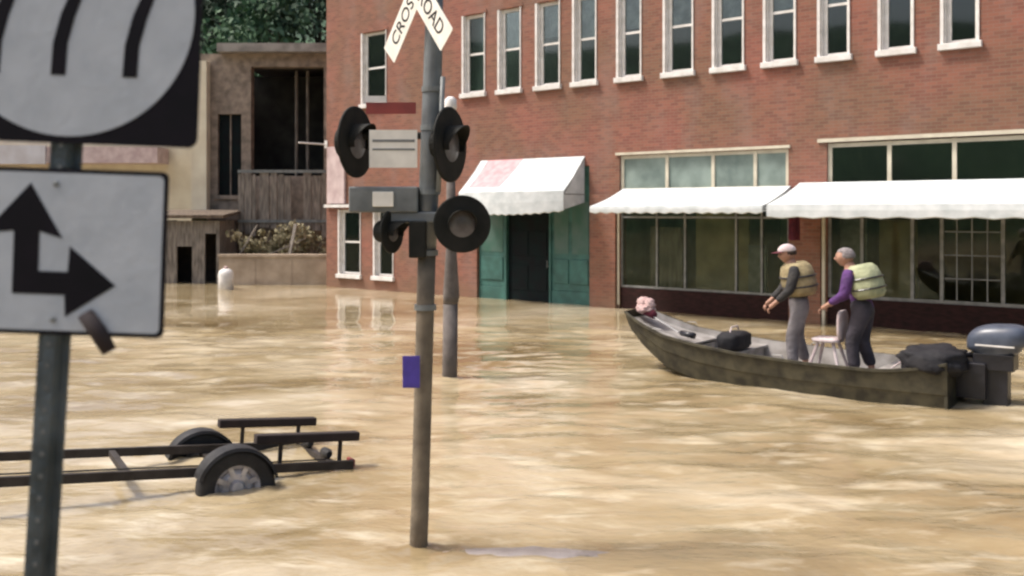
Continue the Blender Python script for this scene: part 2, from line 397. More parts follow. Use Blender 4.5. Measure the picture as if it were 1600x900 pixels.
bm = BM(); box(bm, .3, SL - .3, TH + .01, 11.7, 4.35, 4.6); obj('upper_floor', bm, 'dark_interior', bld)
bm = BM(); box(bm, .32, SL - .32, 5.2, 5.3, -.5, 4.34); obj('shop_back_wall', bm, 'olive_interior', bld)
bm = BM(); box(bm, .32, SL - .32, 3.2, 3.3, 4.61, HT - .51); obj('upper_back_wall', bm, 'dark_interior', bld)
for s in (7.0 - 1.0, sB[0] - .3, sC[0] - .35):
    bm = BM(); box(bm, s - .05, s + .05, TH + .01, 5.19, -.5, 4.34); obj('party_wall', bm, 'olive_interior', bld)
def upper_window(a, b, z0, z1, k, ground=False):
    bm = BM(); fw = .07; yy0, yy1 = .09, .17
    box(bm, a + .003, a + fw + .05, yy0, yy1, z0 + .003, z1 - .003); box(bm, b - fw, b - .003, yy0, yy1, z0 + .003, z1 - .003)
    box(bm, a + fw + .05, b - fw, yy0, yy1, z1 - fw - .02, z1 - .004); box(bm, a + fw + .05, b - fw, yy0, yy1, z0 + .004, z0 + fw)
    zm = (z0 + z1) / 2; box(bm, a + fw + .05, b - fw, yy0 + .02, yy1 - .002, zm - .03, zm + .03)
    # painted jamb lining inside the reveal
    box(bm, a + .004, a + .03, .006, yy0 - .001, z0 + .004, z1 - .004); box(bm, b - .03, b - .004, .006, yy0 - .001, z0 + .004, z1 - .004)
    # brick-mould on the face
    box(bm, a - .07, a - .002, -.028, -.002, z0, z1 + .0); box(bm, b + .002, b + .03, -.028, -.002, z0, z1)
    w = obj('window', bm, 'white_paint', bld)
    bm = BM(); box(bm, a - .1, b + .09, -.11, -.004, z0 - .13, z0 - .001); obj('sill', bm, 'white_paint', w, bevel=.01)
    bm = BM(); box(bm, a + fw + .05, b - fw, .125, .131, z0 + fw, zm - .03); obj('pane', bm, 'upper_glass', w); bm = BM(); box(bm, a + fw + .05, b - fw, .125, .131, zm + .03, z1 - fw - .02); obj('pane', bm, 'upper_glass', w)
    drop = (.45, .5, .5, .42, .5, .45, .5, .48, .5, .5, .5, .3, .4, .3)[k % 14]
    if drop:
        bm = BM(); box(bm, a + fw, b - fw, .19, .2, z1 - drop * (z1 - z0), z1 - .02); obj('blind', bm, 'blind', w)
for k, (a, b) in enumerate(wins): upper_window(a, b, WH0, WH1, k)
for k, (a, b) in enumerate(gw): upper_window(a, b, .45, 2.55, k + 5)

# shopfront 1: green panels and dark recessed door
bm = BM(); z = 3.1
d0, d1 = s_of(789), s_of(856)
box(bm, sA[0] + .004, d0 - .06, .1, .17, .35, 3.69); box(bm, d1 + .06, sA[1] - .004, .1, .17, .35, 3.69)
for a, b in ((sA[0] + .1, d0 - .15), (d1 + .15, (d1 + sA[1]) / 2 - .06), ((d1 + sA[1]) / 2 + .06, sA[1] - .1)):
    box(bm, a, b, .07, .098, .55, 1.2); 
box(bm, sA[0] + .004, d0 - .06, .08, .17, -.4, .345); box(bm, d1 + .06, sA[1] - .004, .08, .17, -.4, .345)
shop = obj('shopfront', bm, 'teal_paint', bld, label='teal green panelled shopfront round a dark doorway', bevel=.006)
for a, b in ((sA[0] + .1, d0 - .15), (d1 + .15, (d1 + sA[1]) / 2 - .06), ((d1 + sA[1]) / 2 + .06, sA[1] - .1)): bm = BM(); box(bm, a, b, .09, .098, 1.35, 2.75); obj('pane', bm, 'green_paint', shop)
bm = BM(); box(bm, d0 - .055, d0, .05, .2, -.3, 3.69); box(bm, d1, d1 + .055, .05, .2, -.3, 3.69); box(bm, d0, d1, .05, .2, 2.75, 2.85); obj('door_frame', bm, 'teal_paint', shop)
bm = BM(); box(bm, d0 + .004, d1 - .004, .16, .2, -.3, 2.745)
for zz in (.3, 1.25): box(bm, d0 + .15, (d0 + d1) / 2 - .05, .145, .159, zz, zz + .7); box(bm, (d0 + d1) / 2 + .05, d1 - .15, .145, .159, zz, zz + .7)
dr = obj('door', bm, 'dark_door', bld, label='dark panelled door between green shopfront panels', bevel=.006)
bm = BM(); tube(bm, [(d1 - .1, .1, .95), (d1 - .1, .1, 1.15)], .012); box(bm, d1 - .11, d1 - .09, .1, .159, .98, 1.0); obj('handle', bm, 'bolt_steel', dr)

def glazing(a, b, z0, z1, posts, rows_, mf, mg, name, label=None, transom=None, tg=None, w=.05, jamb=None, jm=None):
    """frame with vertical posts; one pane per bay"""
    bm = BM(); yy0, yy1 = .06, .15
    xs = [a + .003] + posts + [b - .003]
    for k, x in enumerate(xs):
        lo = x if k == 0 else x - w / 2; hi = x + w if k == 0 else (x if k == len(xs) - 1 else x + w / 2)
        if k == len(xs) - 1: lo = x - w
        box(bm, lo, hi, yy0, yy1, z0, z1)
    for k in range(len(xs) - 1):
        l = xs[k] + (w if k == 0 else w / 2); r_ = xs[k + 1] - (w if k == len(xs) - 2 else w / 2)
        for zz in rows_: box(bm, l, r_, yy0 + .004, yy1 - .002, zz - w / 2, zz + w / 2)
    fr = obj(name, bm, mf, bld, label=label)
    for k in range(len(xs) - 1):
        l = xs[k] + (w if k == 0 else w / 2); r_ = xs[k + 1] - (w if k == len(xs) - 2 else w / 2)
        zz = [z0] + sorted(rows_) + [z1]
        for q in range(len(zz) - 1):
            if zz[q + 1] - zz[q] > .12: bm = BM(); box(bm, l, r_, .1, .106, zz[q] + w / 2, zz[q + 1] - w / 2); obj('pane', bm, mg, fr)
    return fr
# shopfront 2
postsB = [s_of(x) for x in (1024, 1068, 1148, 1188)]
fB = glazing(sB[0], sB[1], .55, 2.95, postsB, [.58, 2.35], 'grey_metal', 'shop_glass', 'shopfront_frame', 'grey metal shop window frame over a dark red base')
bm = BM(); box(bm, sB[0] + .003, sB[1] - .003, .04, .16, -.4, .545); obj('bulkhead', bm, 'base_wood', fB)
tB = [s_of(x) for x in (1040, 1112, 1178)]
tfB = glazing(sB[0], sB[1], 3.0, 3.92, tB, [3.04, 3.88], 'cream_paint', 'transom_glass', 'transom', 'cream framed transom with pale green glass', w=.085)
bm = BM(); box(bm, sB[0] - .06, sB[0] + .0, -.02, .02, .1, 2.9); obj('downpipe', bm, 'cream_paint', bld)
for x0_, x1_, yy, zz, mm in ((1000, 1050, .5, 2.1, 'weathered_wood'), (1066, 1150, .7, 2.8, 'tan_board'), (1156, 1184, .45, 1.7, 'housing_grey'), (1196, 1226, .8, 2.5, 'leaf_mid')):
    bm = BM(); box(bm, s_of(x0_), s_of(x1_), yy, yy + .06, .5, zz); obj('display_board', bm, mm, bld)
# shopfront 3
for x0_, x1_, yy, zz, mm in ((1300, 1342, .5, 2.5, 'housing_grey'), (1352, 1412, .9, 2.3, 'tan_board')):
    bm = BM(); box(bm, s_of(x0_), s_of(x1_), yy, yy + .06, .6, zz); obj('display_board', bm, mm, bld)
postsC = [s_of(x) for x in (1345, 1424, 1470, 1566)] + [23.3, 24.5]
fC = glazing(sC[0], sC[1], .6, 2.95, postsC, [.63, 2.6], 'grey_metal', 'shop_glass', 'shopfront_frame', 'dark shop window with a muntin grid over a dark brown base', w=.07)
bm = BM(); box(bm, sC[0] + .003, sC[1] - .003, .04, .16, -.4, .595); obj('bulkhead', bm, 'base_wood', fC)
bm = BM(); a, b = postsC[2], postsC[3]
for k in range(1, 4): box(bm, a + (b - a) * k / 4 - .012, a + (b - a) * k / 4 + .012, .08, .098, .68, 2.56)
for zz in (1.12, 1.6, 2.08): box(bm, a + .04, b - .04, .074, .096, zz - .012, zz + .012)
obj('muntins', bm, 'grey_metal', fC)
tC = [s_of(x) for x in (1388, 1490)] + [21.3, 22.8, 24.2]
glazing(sC[0], sC[1], 3.0, 4.0, tC, [3.04, 3.95], 'cream_paint', 'dark_transom_glass', 'transom', 'cream framed transom with dark green glass', w=.085)
bm = BM(); box(bm, sC[0] - .2, SL - .3, -.05, -.004, 4.02, 4.1); box(bm, sB[0] - .1, sB[1] + .05, -.05, -.004, 3.935, 4.0); obj('fascia', bm, 'cream_paint', bld)
# pilasters
for a, b in ((s_of(925), s_of(964)), (s_of(1240), s_of(1284))):
    bm = BM(); box(bm, a, b, -.09, -.003, -.4, 2.95); obj('pilaster', bm, 'brick', bld)
bm = BM(); box(bm, s_of(1284) + .02, s_of(1284) + .09, -.06, -.004, -.2, 2.9); obj('trim_board', bm, 'cream_paint', bld, label='yellowish upright trim board beside brick pilaster')

# awnings
def awning(a, b, hw, hf, p, drop, bow=0, label=None, scall=True, mt='awning_fabric', tint=None):
    """sloped sheet from the wall (height hw) out to p metres (height hf) with a hanging valance"""
    bm = BM(); n = 28; th = .02
    top = []; 
    for i in range(n + 1):
        s = a + (b - a) * i / n; u = 2 * i / n - 1
        row = []
        for j in range(7):
            v = j / 6; sag = -.04 * math.sin(math.pi * v) * (1 + .6 * math.sin(i * math.pi * 4 / n) ** 2)
            y = -.01 - (p + bow * (1 - u * u)) * v
            row.append(Vector((s, y, hw + (hf - hw) * v + sag)))
        dr_ = drop + bow * .35 * (1 - u * u)
        row.append(Vector((s, row[-1].y - .012, row[-1].z - dr_ * .5))); row.append(Vector((s, row[-1].y + .004, hf - dr_ - (.035 * abs(math.sin(i * math.pi / 2)) if scall else 0))))
        top.append(row)
    def sheet(off):
        return [[bm.verts.new(q + off) for q in row] for row in top]
    A = sheet(Vector((0, 0, 0))); B = sheet(Vector((0, th, -th)))
    for G, flip in ((A, 0), (B, 1)):
        for i in range(n):
            for j in range(len(top[0]) - 1):
                f_ = bm.faces.new((G[i][j], G[i + 1][j], G[i + 1][j + 1], G[i][j + 1]))
                if tint and not flip: f_.material_index = tint(i, j)
    for i in range(n):
        bm.faces.new((A[i][-1], A[i + 1][-1], B[i + 1][-1], B[i][-1])); bm.faces.new((A[i][0], A[i + 1][0], B[i + 1][0], B[i][0]))
    for j in range(len(top[0]) - 1):
        for i in (0, n): bm.faces.new((A[i][j], A[i][j + 1], B[i][j + 1], B[i][j]))
    aw = obj('awning', bm, [mt, 'awning_red', 'awning_grey'], bld, smooth=False, label=label)
    bm = BM()
    for s in (a + .01, b - .01):
        tube(bm, [(s, -.03, hw - .05), (s, -p + .03, hf - .05)], .015, 6); tube(bm, [(s, -.03, hf - .08), (s, -p + .03, hf - .08)], .015, 6)
    tube(bm, [(a, -p + .04, hf - .06), (b, -p + .04, hf - .06)], .015, 6)
    obj('awning_frame', bm, 'grey_metal', aw)
    # closed ends
    for s, row in ((a, top[0]), (b, top[-1])):
        bm = BM(); pts = [(q.y, q.z) for q in row]; pts.append((-.01, hf - drop * .6))
        vs = [bm.verts.new((s + (.004 if s == a else -.004), y, zz)) for y, zz in pts]; vs2 = [bm.verts.new((s + (.014 if s == a else -.014), y, zz)) for y, zz in pts]
        bm.faces.new(vs); bm.faces.new(vs2[::-1])
        for k in range(len(vs)): bm.faces.new((vs[k], vs[(k + 1) % len(vs)], vs2[(k + 1) % len(vs)], vs2[k]))
        obj('side_panel', bm, mt, aw)
    return aw
aw1 = awning(s_of(752), s_of(914), 3.95, 3.02, .95, .48, bow=.3, tint=lambda i, j: (1 if 2 <= i < 12 and j < 5 else 2 if (13 <= i < 19 or 20 <= i < 26) and 1 <= j < 5 else 0), label='tall white awning with a faded red panel and a curved valance')
aw2 = awning(s_of(974), s_of(1236), 3.07, 2.62, 1.5, .13, label='flat white awning between the two brick pilasters')
aw3 = awning(s_of(1250), 25.8, 3.14, 2.64, 1.75, .24, label='long bright white awning over the dark shop window at right')
# banner under the third awning, projecting sign at the far corner
bm = BM(); s = s_of(1262)
n = 8
for i in range(n):
    y0 = -.5 - .45 * i / n; y1 = -.5 - .45 * (i + 1) / n; q0 = .03 * math.sin(i * 1.3); q1 = .03 * math.sin((i + 1) * 1.3)
    vs = [bm.verts.new(p_) for p_ in ((s + q0, y0, 2.62), (s + q1, y1, 2.6), (s + q1 * 1.8, y1, 1.86 + .04 * i / n), (s + q0 * 1.8, y0, 1.86))]
    bm.faces.new(vs)
bmesh.ops.remove_doubles(bm, verts=bm.verts, dist=.001)
o = obj('banner', bm, 'maroon_cloth'); o.location = (X0, Y0, 0); o.rotation_euler = (0, 0, BANG)
so = o.modifiers.new('s', 'SOLIDIFY'); so.thickness = .012
tag(o, 'small dark maroon banner hanging under the awning above the capped person', 'banner')
bm = BM(); tube(bm, [(-.02, -.03, 4.72), (.0, -1.15, 4.72)], .025, 8); box(bm, -.06, .06, -.03, -.004, 4.6, 4.85)
br = obj('sign_bracket', bm, 'white_paint', bld)
bm = BM(); box(bm, .12, .98, -.09, -.004, 2.75, 4.62); obj('wall_sign', bm, 'pink_panel', bld, label='upright faded pink sign board at the brick corner', bevel=.01)
bm = BM(); box(bm, .05, s_of(640), -.16, -.004, 2.62, 2.72); obj('ledge', bm, 'white_paint', bld)

# ------------------------------------------------------------------ left background structures
def pbox(bm, x0, x1, ytop, ybot, d, depth, mi=0):
    a = P(x0, ytop, d); b = P(x1, ybot, d); box(bm, a.x, b.x, d, d + depth, b.z, a.z, mi=mi)
# cream building, far left
cb = thing('cream_building', 'pale cream building behind the route sign post at far left', 'building', (P(150, 330, 40).x, 40, 0)); cbx = cb.location.x
def loc(bm, root):
    for v in bm.verts: v.co -= root.location
    return bm
bm = BM(); a = P(-160, 120, 40); b = P(318, 330, 40); box(bm, a.x, b.x, 40, 50, -.5, 8.4); obj('wall', loc(bm, cb), 'cream_stucco', cb)
bm = BM(); box(bm, a.x - .3, b.x + .15, 39.7, 50.3, 8.403, 8.65); obj('roof', loc(bm, cb), 'roof_metal', cb)
for x in (-90, 20, 175):
    bm = BM(); c = P(x, 150, 40); box(bm, c.x, c.x + 1.1, 39.96, 39.997, 5.6, 7.2); w = obj('window', loc(bm, cb), 'white_paint', cb)
    bm = BM(); box(bm, c.x + .1, c.x + 1.0, 39.93, 39.957, 5.7, 7.1); obj('pane', loc(bm, cb), 'dark_door', w)
bm = BM(); c = P(-160, 258, 39); e = P(250, 232, 39); box(bm, c.x, e.x, 38.7, 39.99, 4.45, 5.1); obj('canopy', loc(bm, cb), 'pink_panel', cb)
bm = BM(); c = P(-160, 258, 38.9); e = P(76, 225, 38.9); box(bm, c.x, e.x, 38.6, 38.69, 4.4, 5.15); obj('canopy_fascia', loc(bm, cb), 'pale_stucco', cb)

# old stone building with a big dark opening
D = 36.0
sb_ = thing('stone_building', 'old brown stone building with a large dark open bay left of the brick building', 'building', (P(400, 330, D).x, D, 0))
bm = BM(); x0 = P(312, 0, D).x; x1 = P(392, 0, D).x; x2 = P(540, 0, D).x; zt = P(0, 84, D).z
wx0, wx1 = P(340, 0, D).x, P(377, 0, D).x; wz0, wz1 = P(0, 305, D).z, P(0, 178, D).z
wall_holes(bm, x0, x2, -.5, zt, [(wx0, wx1, wz0, wz1), (x1, P(506, 0, D).x, P(0, 275, D).z, P(0, 104, D).z)], .45)
for v in bm.verts: v.co.y += D
obj('wall', loc(bm, sb_), 'stone', sb_)
bm = BM(); box(bm, x0, x0 + .3, D + .452, D + 7, -.5, zt); box(bm, x2 - .3, x2, D + .452, D + 7, -.5, zt); box(bm, x0 + .3, x2 - .3, D + 6.7, D + 7, -.5, zt); obj('wall', loc(bm, sb_), 'stone', sb_)
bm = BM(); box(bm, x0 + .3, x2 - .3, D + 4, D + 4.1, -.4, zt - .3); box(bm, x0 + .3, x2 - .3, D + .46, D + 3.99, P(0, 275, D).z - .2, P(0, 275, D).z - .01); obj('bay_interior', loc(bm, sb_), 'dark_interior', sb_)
bm = BM(); a = P(345, 70, D); box(bm, a.x, x2 + .2, D - .5, D + 7.3, zt + .003, zt + .32); obj('roof', loc(bm, sb_), 'roof_metal', sb_)
bm = BM(); box(bm, P(300, 0, D - .4).x, P(323, 0, D - .4).x, D - .45, D - .003, -.5, P(0, 98, D).z); obj('pilaster', loc(bm, sb_), 'cream_stucco', sb_, label='cream upright pilaster at the left corner')
bm = BM(); box(bm, wx0 + .003, wx1 - .003, D + .2, D + .26, wz0 + .003, wz1 - .003); w = obj('window', loc(bm, sb_), 'dark_door', sb_)
bm = BM(); box(bm, wx0 - .1, wx1 + .1, D - .08, D - .004, wz0 - .15, wz0 - .002); box(bm, (wx0 + wx1) / 2 - .025, (wx0 + wx1) / 2 + .025, D + .15, D + .197, wz0, wz1); obj('sill', loc(bm, sb_), 'stone', w)
bm = BM()
for k, x in enumerate((452, 470)): tube(bm, [(P(x, 0, D).x, D + 1.2, P(0, 275, D).z), (P(x, 0, D).x, D + 1.2, P(0, 104, D).z)], .06, 8)
obj('bay_post', loc(bm, sb_), 'weathered_wood', sb_)
# railed timber stair/porch in front
D2 = 35.0
pr = thing('timber_porch', 'grey weathered timber porch with upright boards below the dark open bay', 'porch', (P(435, 330, D2).x, D2, 0))
bm = BM(); xa, xb = P(372, 0, D2).x, P(512, 0, D2).x; zr = P(0, 268, D2).z; zf = P(0, 352, D2).z
x = xa
while x < xb:
    w = random.uniform(.1, .42); 
    if random.random() < .72: box(bm, x, min(x + w * .85, xb), D2 + random.uniform(-.02, .02), D2 + .05, zf - random.uniform(0, .5), zr - random.uniform(0, .15))
    x += w
obj('boards', loc(bm, pr), 'weathered_wood', pr)
bm = BM(); box(bm, xa, xb, D2 - .06, D2 - .025, zr - .05, zr + .06); obj('rail', loc(bm, pr), 'housing_grey', pr); bm = BM(); box(bm, xa, xb, D2 - .06, D2 - .025, zf + .1, zf + .2); obj('rail', loc(bm, pr), 'housing_grey', pr)
bm = BM(); box(bm, xa, xb, D2 + .06, D2 + .95, zf - .2, zf); 
obj('deck', loc(bm, pr), 'brown_wood', pr)
for x in (376, 420, 468, 508):
    bm = BM(); c = P(x, 0, D2).x; box(bm, c - .08, c + .08, D2 + .07, D2 + .22, -.5, zf - .203); obj('post', loc(bm, pr), 'brown_wood', pr)
# low wall in front
D3 = 32.6
bm = BM(); a = P(342, 0, D3).x; b = P(514, 0, D3).x; zt2 = P(0, 402, D3).z
box(bm, a, b, D3, D3 + .35, -.5, zt2)
box(bm, a - .03, b, D3 - .04, D3 + .39, zt2 + .002, zt2 + .1)
for x in (398, 455): c = P(x, 0, D3).x; box(bm, c - .025, c + .025, D3 - .015, D3 - .002, -.5, zt2)
for v in bm.verts: v.co -= Vector((a, D3, 0))
o = obj('retaining_wall', bm, 'concrete', bevel=.02); o.location = (a, D3, 0); tag(o, 'low tan concrete wall rising from the water left of the brick building corner', 'wall')
for k, (x, y, x2, y2, lb) in enumerate(((372, 402, 402, 352, 'weathered plank leaning steeply above the left end of the low wall'), (420, 398, 478, 372, 'weathered plank lying slanted among the bushes'), (452, 400, 462, 350, 'upright weathered plank by the bush nearest the brick corner'))):
    p_, q_ = P(x, y, 33.1), P(x2, y2, 33.35); M_ = Matrix.Translation(p_) @ (q_ - p_).to_track_quat('Z', 'Y').to_matrix().to_4x4()
    bm = BM(); box(bm, -.07, .07, -.02, .02, -.15, (q_ - p_).length); o = obj('drift_plank', bm, 'weathered_wood', bevel=.006); o.matrix_world = M_; tag(o, lb, 'plank', 'planks washed up behind the low wall')
# dark shed
D4 = 33.2
sh = thing('shed', 'dark brown lean-to shed standing in the water right of the arrow sign', 'shed', (P(305, 330, D4).x, D4, 0))
bm = BM(); xa, xb = P(235, 0, D4).x, P(343, 0, D4).x; zt = P(0, 345, D4).z; da, db = P(276, 0, D4).x, P(300, 0, D4).x; da2, db2 = P(320, 0, D4).x, P(338, 0, D4).x
wall_holes(bm, xa, xb, -.5, zt, [(da, db, -.6, P(0, 385, D4).z), (da2, db2, -.6, P(0, 365, D4).z)], .1)
for v in bm.verts: v.co.y += D4
box(bm, xa, xa + .1, D4 + .102, D4 + 2.4, -.5, zt); box(bm, xb - .1, xb, D4 + .102, D4 + 2.4, -.5, zt)
obj('wall', loc(bm, sh), 'weathered_wood', sh)
bm = BM(); box(bm, xa + .1, xb - .1, D4 + 1.2, D4 + 1.3, -.5, zt - .02); obj('back_wall', loc(bm, sh), 'rusty_dark', sh)
bm = BM(); box(bm, xa - .2, xb + .2, -.3, 2.5, -.05, .06, M=Matrix.Translation((0, D4, zt + .16)) @ Matrix.Rotation(R(4), 4, 'X')); obj('roof', loc(bm, sh), 'brown_wood', sh)
# white tank by the shed
c = PW(353, 452); t = thing('water_jug', 'small white plastic drum beside the low concrete wall', 'drum', (c.x, c.y, -.1))
bm = BM(); lathe(bm, [(.2, 0), (.24, .03), (.24, .6), (.2, .7), (.1, .76)], 20); obj('drum_body', bm, 'white_paint', t, smooth=True)
bm = BM(); lathe(bm, [(.07, .762), (.07, .82), (.05, .84)], 12); obj('cap', bm, 'bag_pink', t)

# ------------------------------------------------------------------ trees and shrubs
def leaves(bm, centre, rad, n, size, squash=.8):
    for _ in range(n):
        d = Vector((random.gauss(0, 1), random.gauss(0, 1), random.gauss(0, 1))).normalized() * rad * (random.random() ** .45)
        d.z *= squash; c = centre + d; s = size * random.uniform(.6, 1.3)
        u = Vector((random.gauss(0, 1), random.gauss(0, 1), random.gauss(0, .6))).normalized(); v = u.orthogonal().normalized(); v.rotate(Matrix.Rotation(random.uniform(0, 6.28), 3, u))
        w = u.cross(v)
        vs = [bm.verts.new(c + v * s), bm.verts.new(c + w * s * .55), bm.verts.new(c - v * s), bm.verts.new(c - w * s * .55)]
        bm.faces.new(vs)
def tree(x, y, h, cr, label, lm='leaf_dark', nclump=36, group='trees behind the stone building'):
    t = thing('broadleaf_tree', label, 'tree', (x, y, -1), group=group)
    bm = BM(); th = h * .45; top = Vector((random.uniform(-.5, .5), 0, h * .8))
    tube(bm, [(0, 0, 0), (.1, .05, th * .5), (.0, .1, th), top], [.32, .26, .2, .05], 10)
    cl = []
    for k in range(nclump):
        a = random.uniform(0, 6.28); zz = random.uniform(.25, 1.0); rr = cr * math.sin(math.pi * min(1, .2 + .75 * zz)) ** .7 * random.uniform(.3, 1)
        cl.append(Vector((math.cos(a) * rr, math.sin(a) * rr, h * zz)))
    for c in cl[::3]:
        s = Vector((0, 0, min(c.z * .75, h * .75))); tube(bm, [s, (s + c) / 2 + Vector((0, 0, .3)), c], [.11, .07, .03], 6)
    obj('trunk', bm, 'trunk', t, smooth=True)
    bm = BM()
    for c in cl: leaves(bm, c, random.uniform(.9, 1.6) * cr / 3.2, 150, .2)
    obj('crown', bm, lm, t)
tree(P(345, 0, 50).x, 50, 16, 4.2, 'dark green tree above the left end of the stone building roof')
tree(P(430, 0, 47).x, 47, 14, 3.8, 'brighter green tree just behind the stone building roof', 'leaf_mid')
tree(P(500, 0, 51).x, 51, 17, 4.3, 'tall dark tree beside the top left corner of the brick building')
tree(P(290, 0, 56).x, 56, 17, 4.5, 'dark tree showing beside the edge of the black route sign')
for i, (x, y, D_, r_, lb) in enumerate(((398, 385, 33.6, .55, 'straw coloured bush at the left above the low concrete wall'), (440, 378, 33.8, .6, 'olive bush in the middle above the low concrete wall'), (485, 375, 33.7, .62, 'dry pale bush against the brick building corner'))):
    c = P(x, y, D_); t = thing('shrub', lb, 'bush', (c.x, D_, 0), group='bushes above the low wall')
    bm = BM()
    for k in range(9): 
        a = random.uniform(0, 6.28); tube(bm, [(0, 0, 0), (.2 * math.cos(a), .2 * math.sin(a), c.z * .6), (.5 * math.cos(a), .4 * math.sin(a), c.z + random.uniform(-.2, .4))], [.03, .02, .008], 5)
    obj('stem', bm, 'trunk', t)
    bm = BM()
    for k in range(12): leaves(bm, Vector((random.gauss(0, .42), random.uniform(-.3, .4), c.z + random.uniform(-.75, .55 + .3 * (i % 2)))), random.uniform(.15, .38), 55, .075)
    obj('foliage', bm, 'leaf_straw', t)

# ------------------------------------------------------------------ route sign and arrow sign on their post
ZS = 2.2; PX = ZS / F                       # metres per photo pixel at the signs
lean = math.atan2(45, 655)
pb = P(57, 900, ZS); 
post = thing('route_sign_post', 'leaning dark green steel post carrying a black and white route sign over an arrow sign', 'road sign', (P(48, 1030, ZS).x, ZS, .8))
def rel(v): return Vector(v) - post.location
bm = BM(); dn = rel(P(35, 1180, ZS)); up = rel(P(118, -160, ZS)); ax = (up - dn).normalized(); sx = Vector((ax.z, 0, -ax.x))
# U-channel: web with two flanges and lips
L_ = (up - dn).length
M = Matrix(((sx.x, 0, ax.x, dn.x), (0, 1, 0, .035), (sx.z, 0, ax.z, dn.z), (0, 0, 0, 1)))
prof = [(-.037, .0), (-.037, -.005), (-.022, -.006), (-.013, -.03), (.013, -.03), (.022, -.006), (.037, -.005), (.037, .0), (.019, -.001), (.01, -.025), (-.01, -.025), (-.019, -.001)]
rings = [[bm.verts.new(M @ Vector((px, py, zz))) for px, py in prof] for zz in (0, L_)]
for k in range(len(prof)): bm.faces.new((rings[0][k], rings[0][(k + 1) % 12], rings[1][(k + 1) % 12], rings[1][k]))
bm.faces.new(rings[0][::-1]); bm.faces.new(rings[1])
obj('post', bm, 'post_steel', post, label='dark green ribbed steel post')
bm = BM()                                    # punched holes
k = .03
while k < L_ - .05:
    lathe(bm, [(.0055, 0), (.0055, .0015)], 10, M=M @ Matrix.Translation((0, -.0302, k)) @ Matrix.Rotation(R(90), 4, 'X')); k += .0254 * 2
obj('punched_holes', bm, 'mast_paint', post)
# route marker: black square, white disc, black figures
c1 = rel(P(110, 18, ZS)); M1 = Matrix.Translation(c1) @ Matrix.Rotation(R(2.2), 4, 'Y')
SQ = 412 * PX
bm = BM(); prism(bm, roundrect(SQ, SQ, .022), -.0015, .0015, M=M1); rs = obj('route_sign', bm, 'sign_black', post, label='square black route sign with a white disc reading 777')
bm = BM(); prism(bm, [(195 * PX * math.cos(2 * math.pi * k / 96), 195 * PX * math.sin(2 * math.pi * k / 96)) for k in range(96)], -.0032, -.0017, M=M1); obj('white_disc', bm, 'sign_white', rs)
def seven(cx):
    # a figure 7: bar and bent stem, in photo pixels about the disc centre
    pts = [(-47, 100), (50, 100), (50, 76), (22, 34), (8, -8), (-2, -50), (-4, -100), (-27, -100), (-25, -50), (-14, -4), (2, 36), (24, 74), (-47, 74)]
    return [((x + cx) * PX, y * PX) for x, y in pts]
for cx in (-102, 1, 113):
    bm = BM(); prism(bm, seven(cx), -.0048, -.0034, M=M1); obj('numeral', bm, 'sign_black', rs)
# arrow sign
c2 = rel(P(86, 393, ZS)); M2 = Matrix.Translation(c2) @ Matrix.Rotation(R(2.0), 4, 'Y')
AW, AH = 348 * PX, 260 * PX
bm = BM(); prism(bm, roundrect(AW, AH, .016), -.0015, .0015, M=M2); ars = obj('arrow_sign', bm, 'sign_black', post, label='rectangular white sign with a combined up and right arrow')
bm = BM(); prism(bm, roundrect(AW - 14 * PX, AH - 14 * PX, .012), -.003, -.0017, M=M2); obj('white_face', bm, 'sign_white', ars)
def apx(x, y): return ((x - 86) * PX, (393 - y) * PX)
arrow = [(22, 460), (22, 362), (-14, 366), (-10, 350), (46, 287), (98, 372), (62, 362), (62, 424), (108, 424), (110, 384), (183, 443), (106, 494), (104, 460)]
bm = BM(); prism(bm, [apx(*p) for p in arrow], -.0045, -.0032, M=M2); obj('arrow', bm, 'sign_black', ars)
for c_ in (c1 + Vector((.015, 0, .2)), c2 + Vector((.004, 0, .155)), c2 + Vector((-.003, 0, -.155))):
    bm = BM(); lathe(bm, [(.007, 0), (.007, .003), (.004, .005)], 8, M=Matrix.Translation(c_ + Vector((0, -.003, 0))) @ Matrix.Rotation(R(90), 4, 'X')); obj('bolt', bm, 'housing_grey', post)
bm = BM(); a = P(133, 490, ZS - .012); b = P(171, 549, ZS - .012)
tube(bm, [a, (a + b) / 2 + Vector((.002, 0, .001)), b], [.018, .02, .017], 12)
o = obj('rubber_strap', bm, 'strap', smooth=True); tag(o, 'short dark rubber strap end hanging across the lower edge of the arrow sign', 'strap')

# ------------------------------------------------------------------ railway crossing signal
ZC = 7.1; K = ZC / F
mb = PW(653, 858); sg = thing('crossing_signal', 'railroad crossing signal mast with crossbuck and four round lights rising from the water', 'crossing signal', (mb.x, mb.y, -.3))
ZC = mb.y
def rs_(x, y, dd=0): return P(x, y, ZC + dd) - sg.location
bm = BM(); tube(bm, [rs_(650, 950), rs_(656, 800), rs_(664, 500), rs_(667, 395)], [14.5 * K, 14 * K, 14 * K, 14 * K], 20); obj('mast', bm, 'mast_mud', sg, smooth=True, label='lower mast coated in brown flood mud')
bm = BM(); tube(bm, [rs_(667, 396), rs_(670, 300), rs_(675, 150), rs_(678, 50), rs_(680, -60)], [14.5 * K, 15.5 * K, 15 * K, 14 * K, 13 * K], 20); obj('upper_mast', bm, 'mast_paint', sg, smooth=True)
bm = BM(); lathe(bm, [(.085, 0), (.1, .02), (.05, .07), (.02, .09)], 16, M=Matrix.Translation(rs_(680, -60))); obj('finial', bm, 'mast_paint', sg, smooth=True)
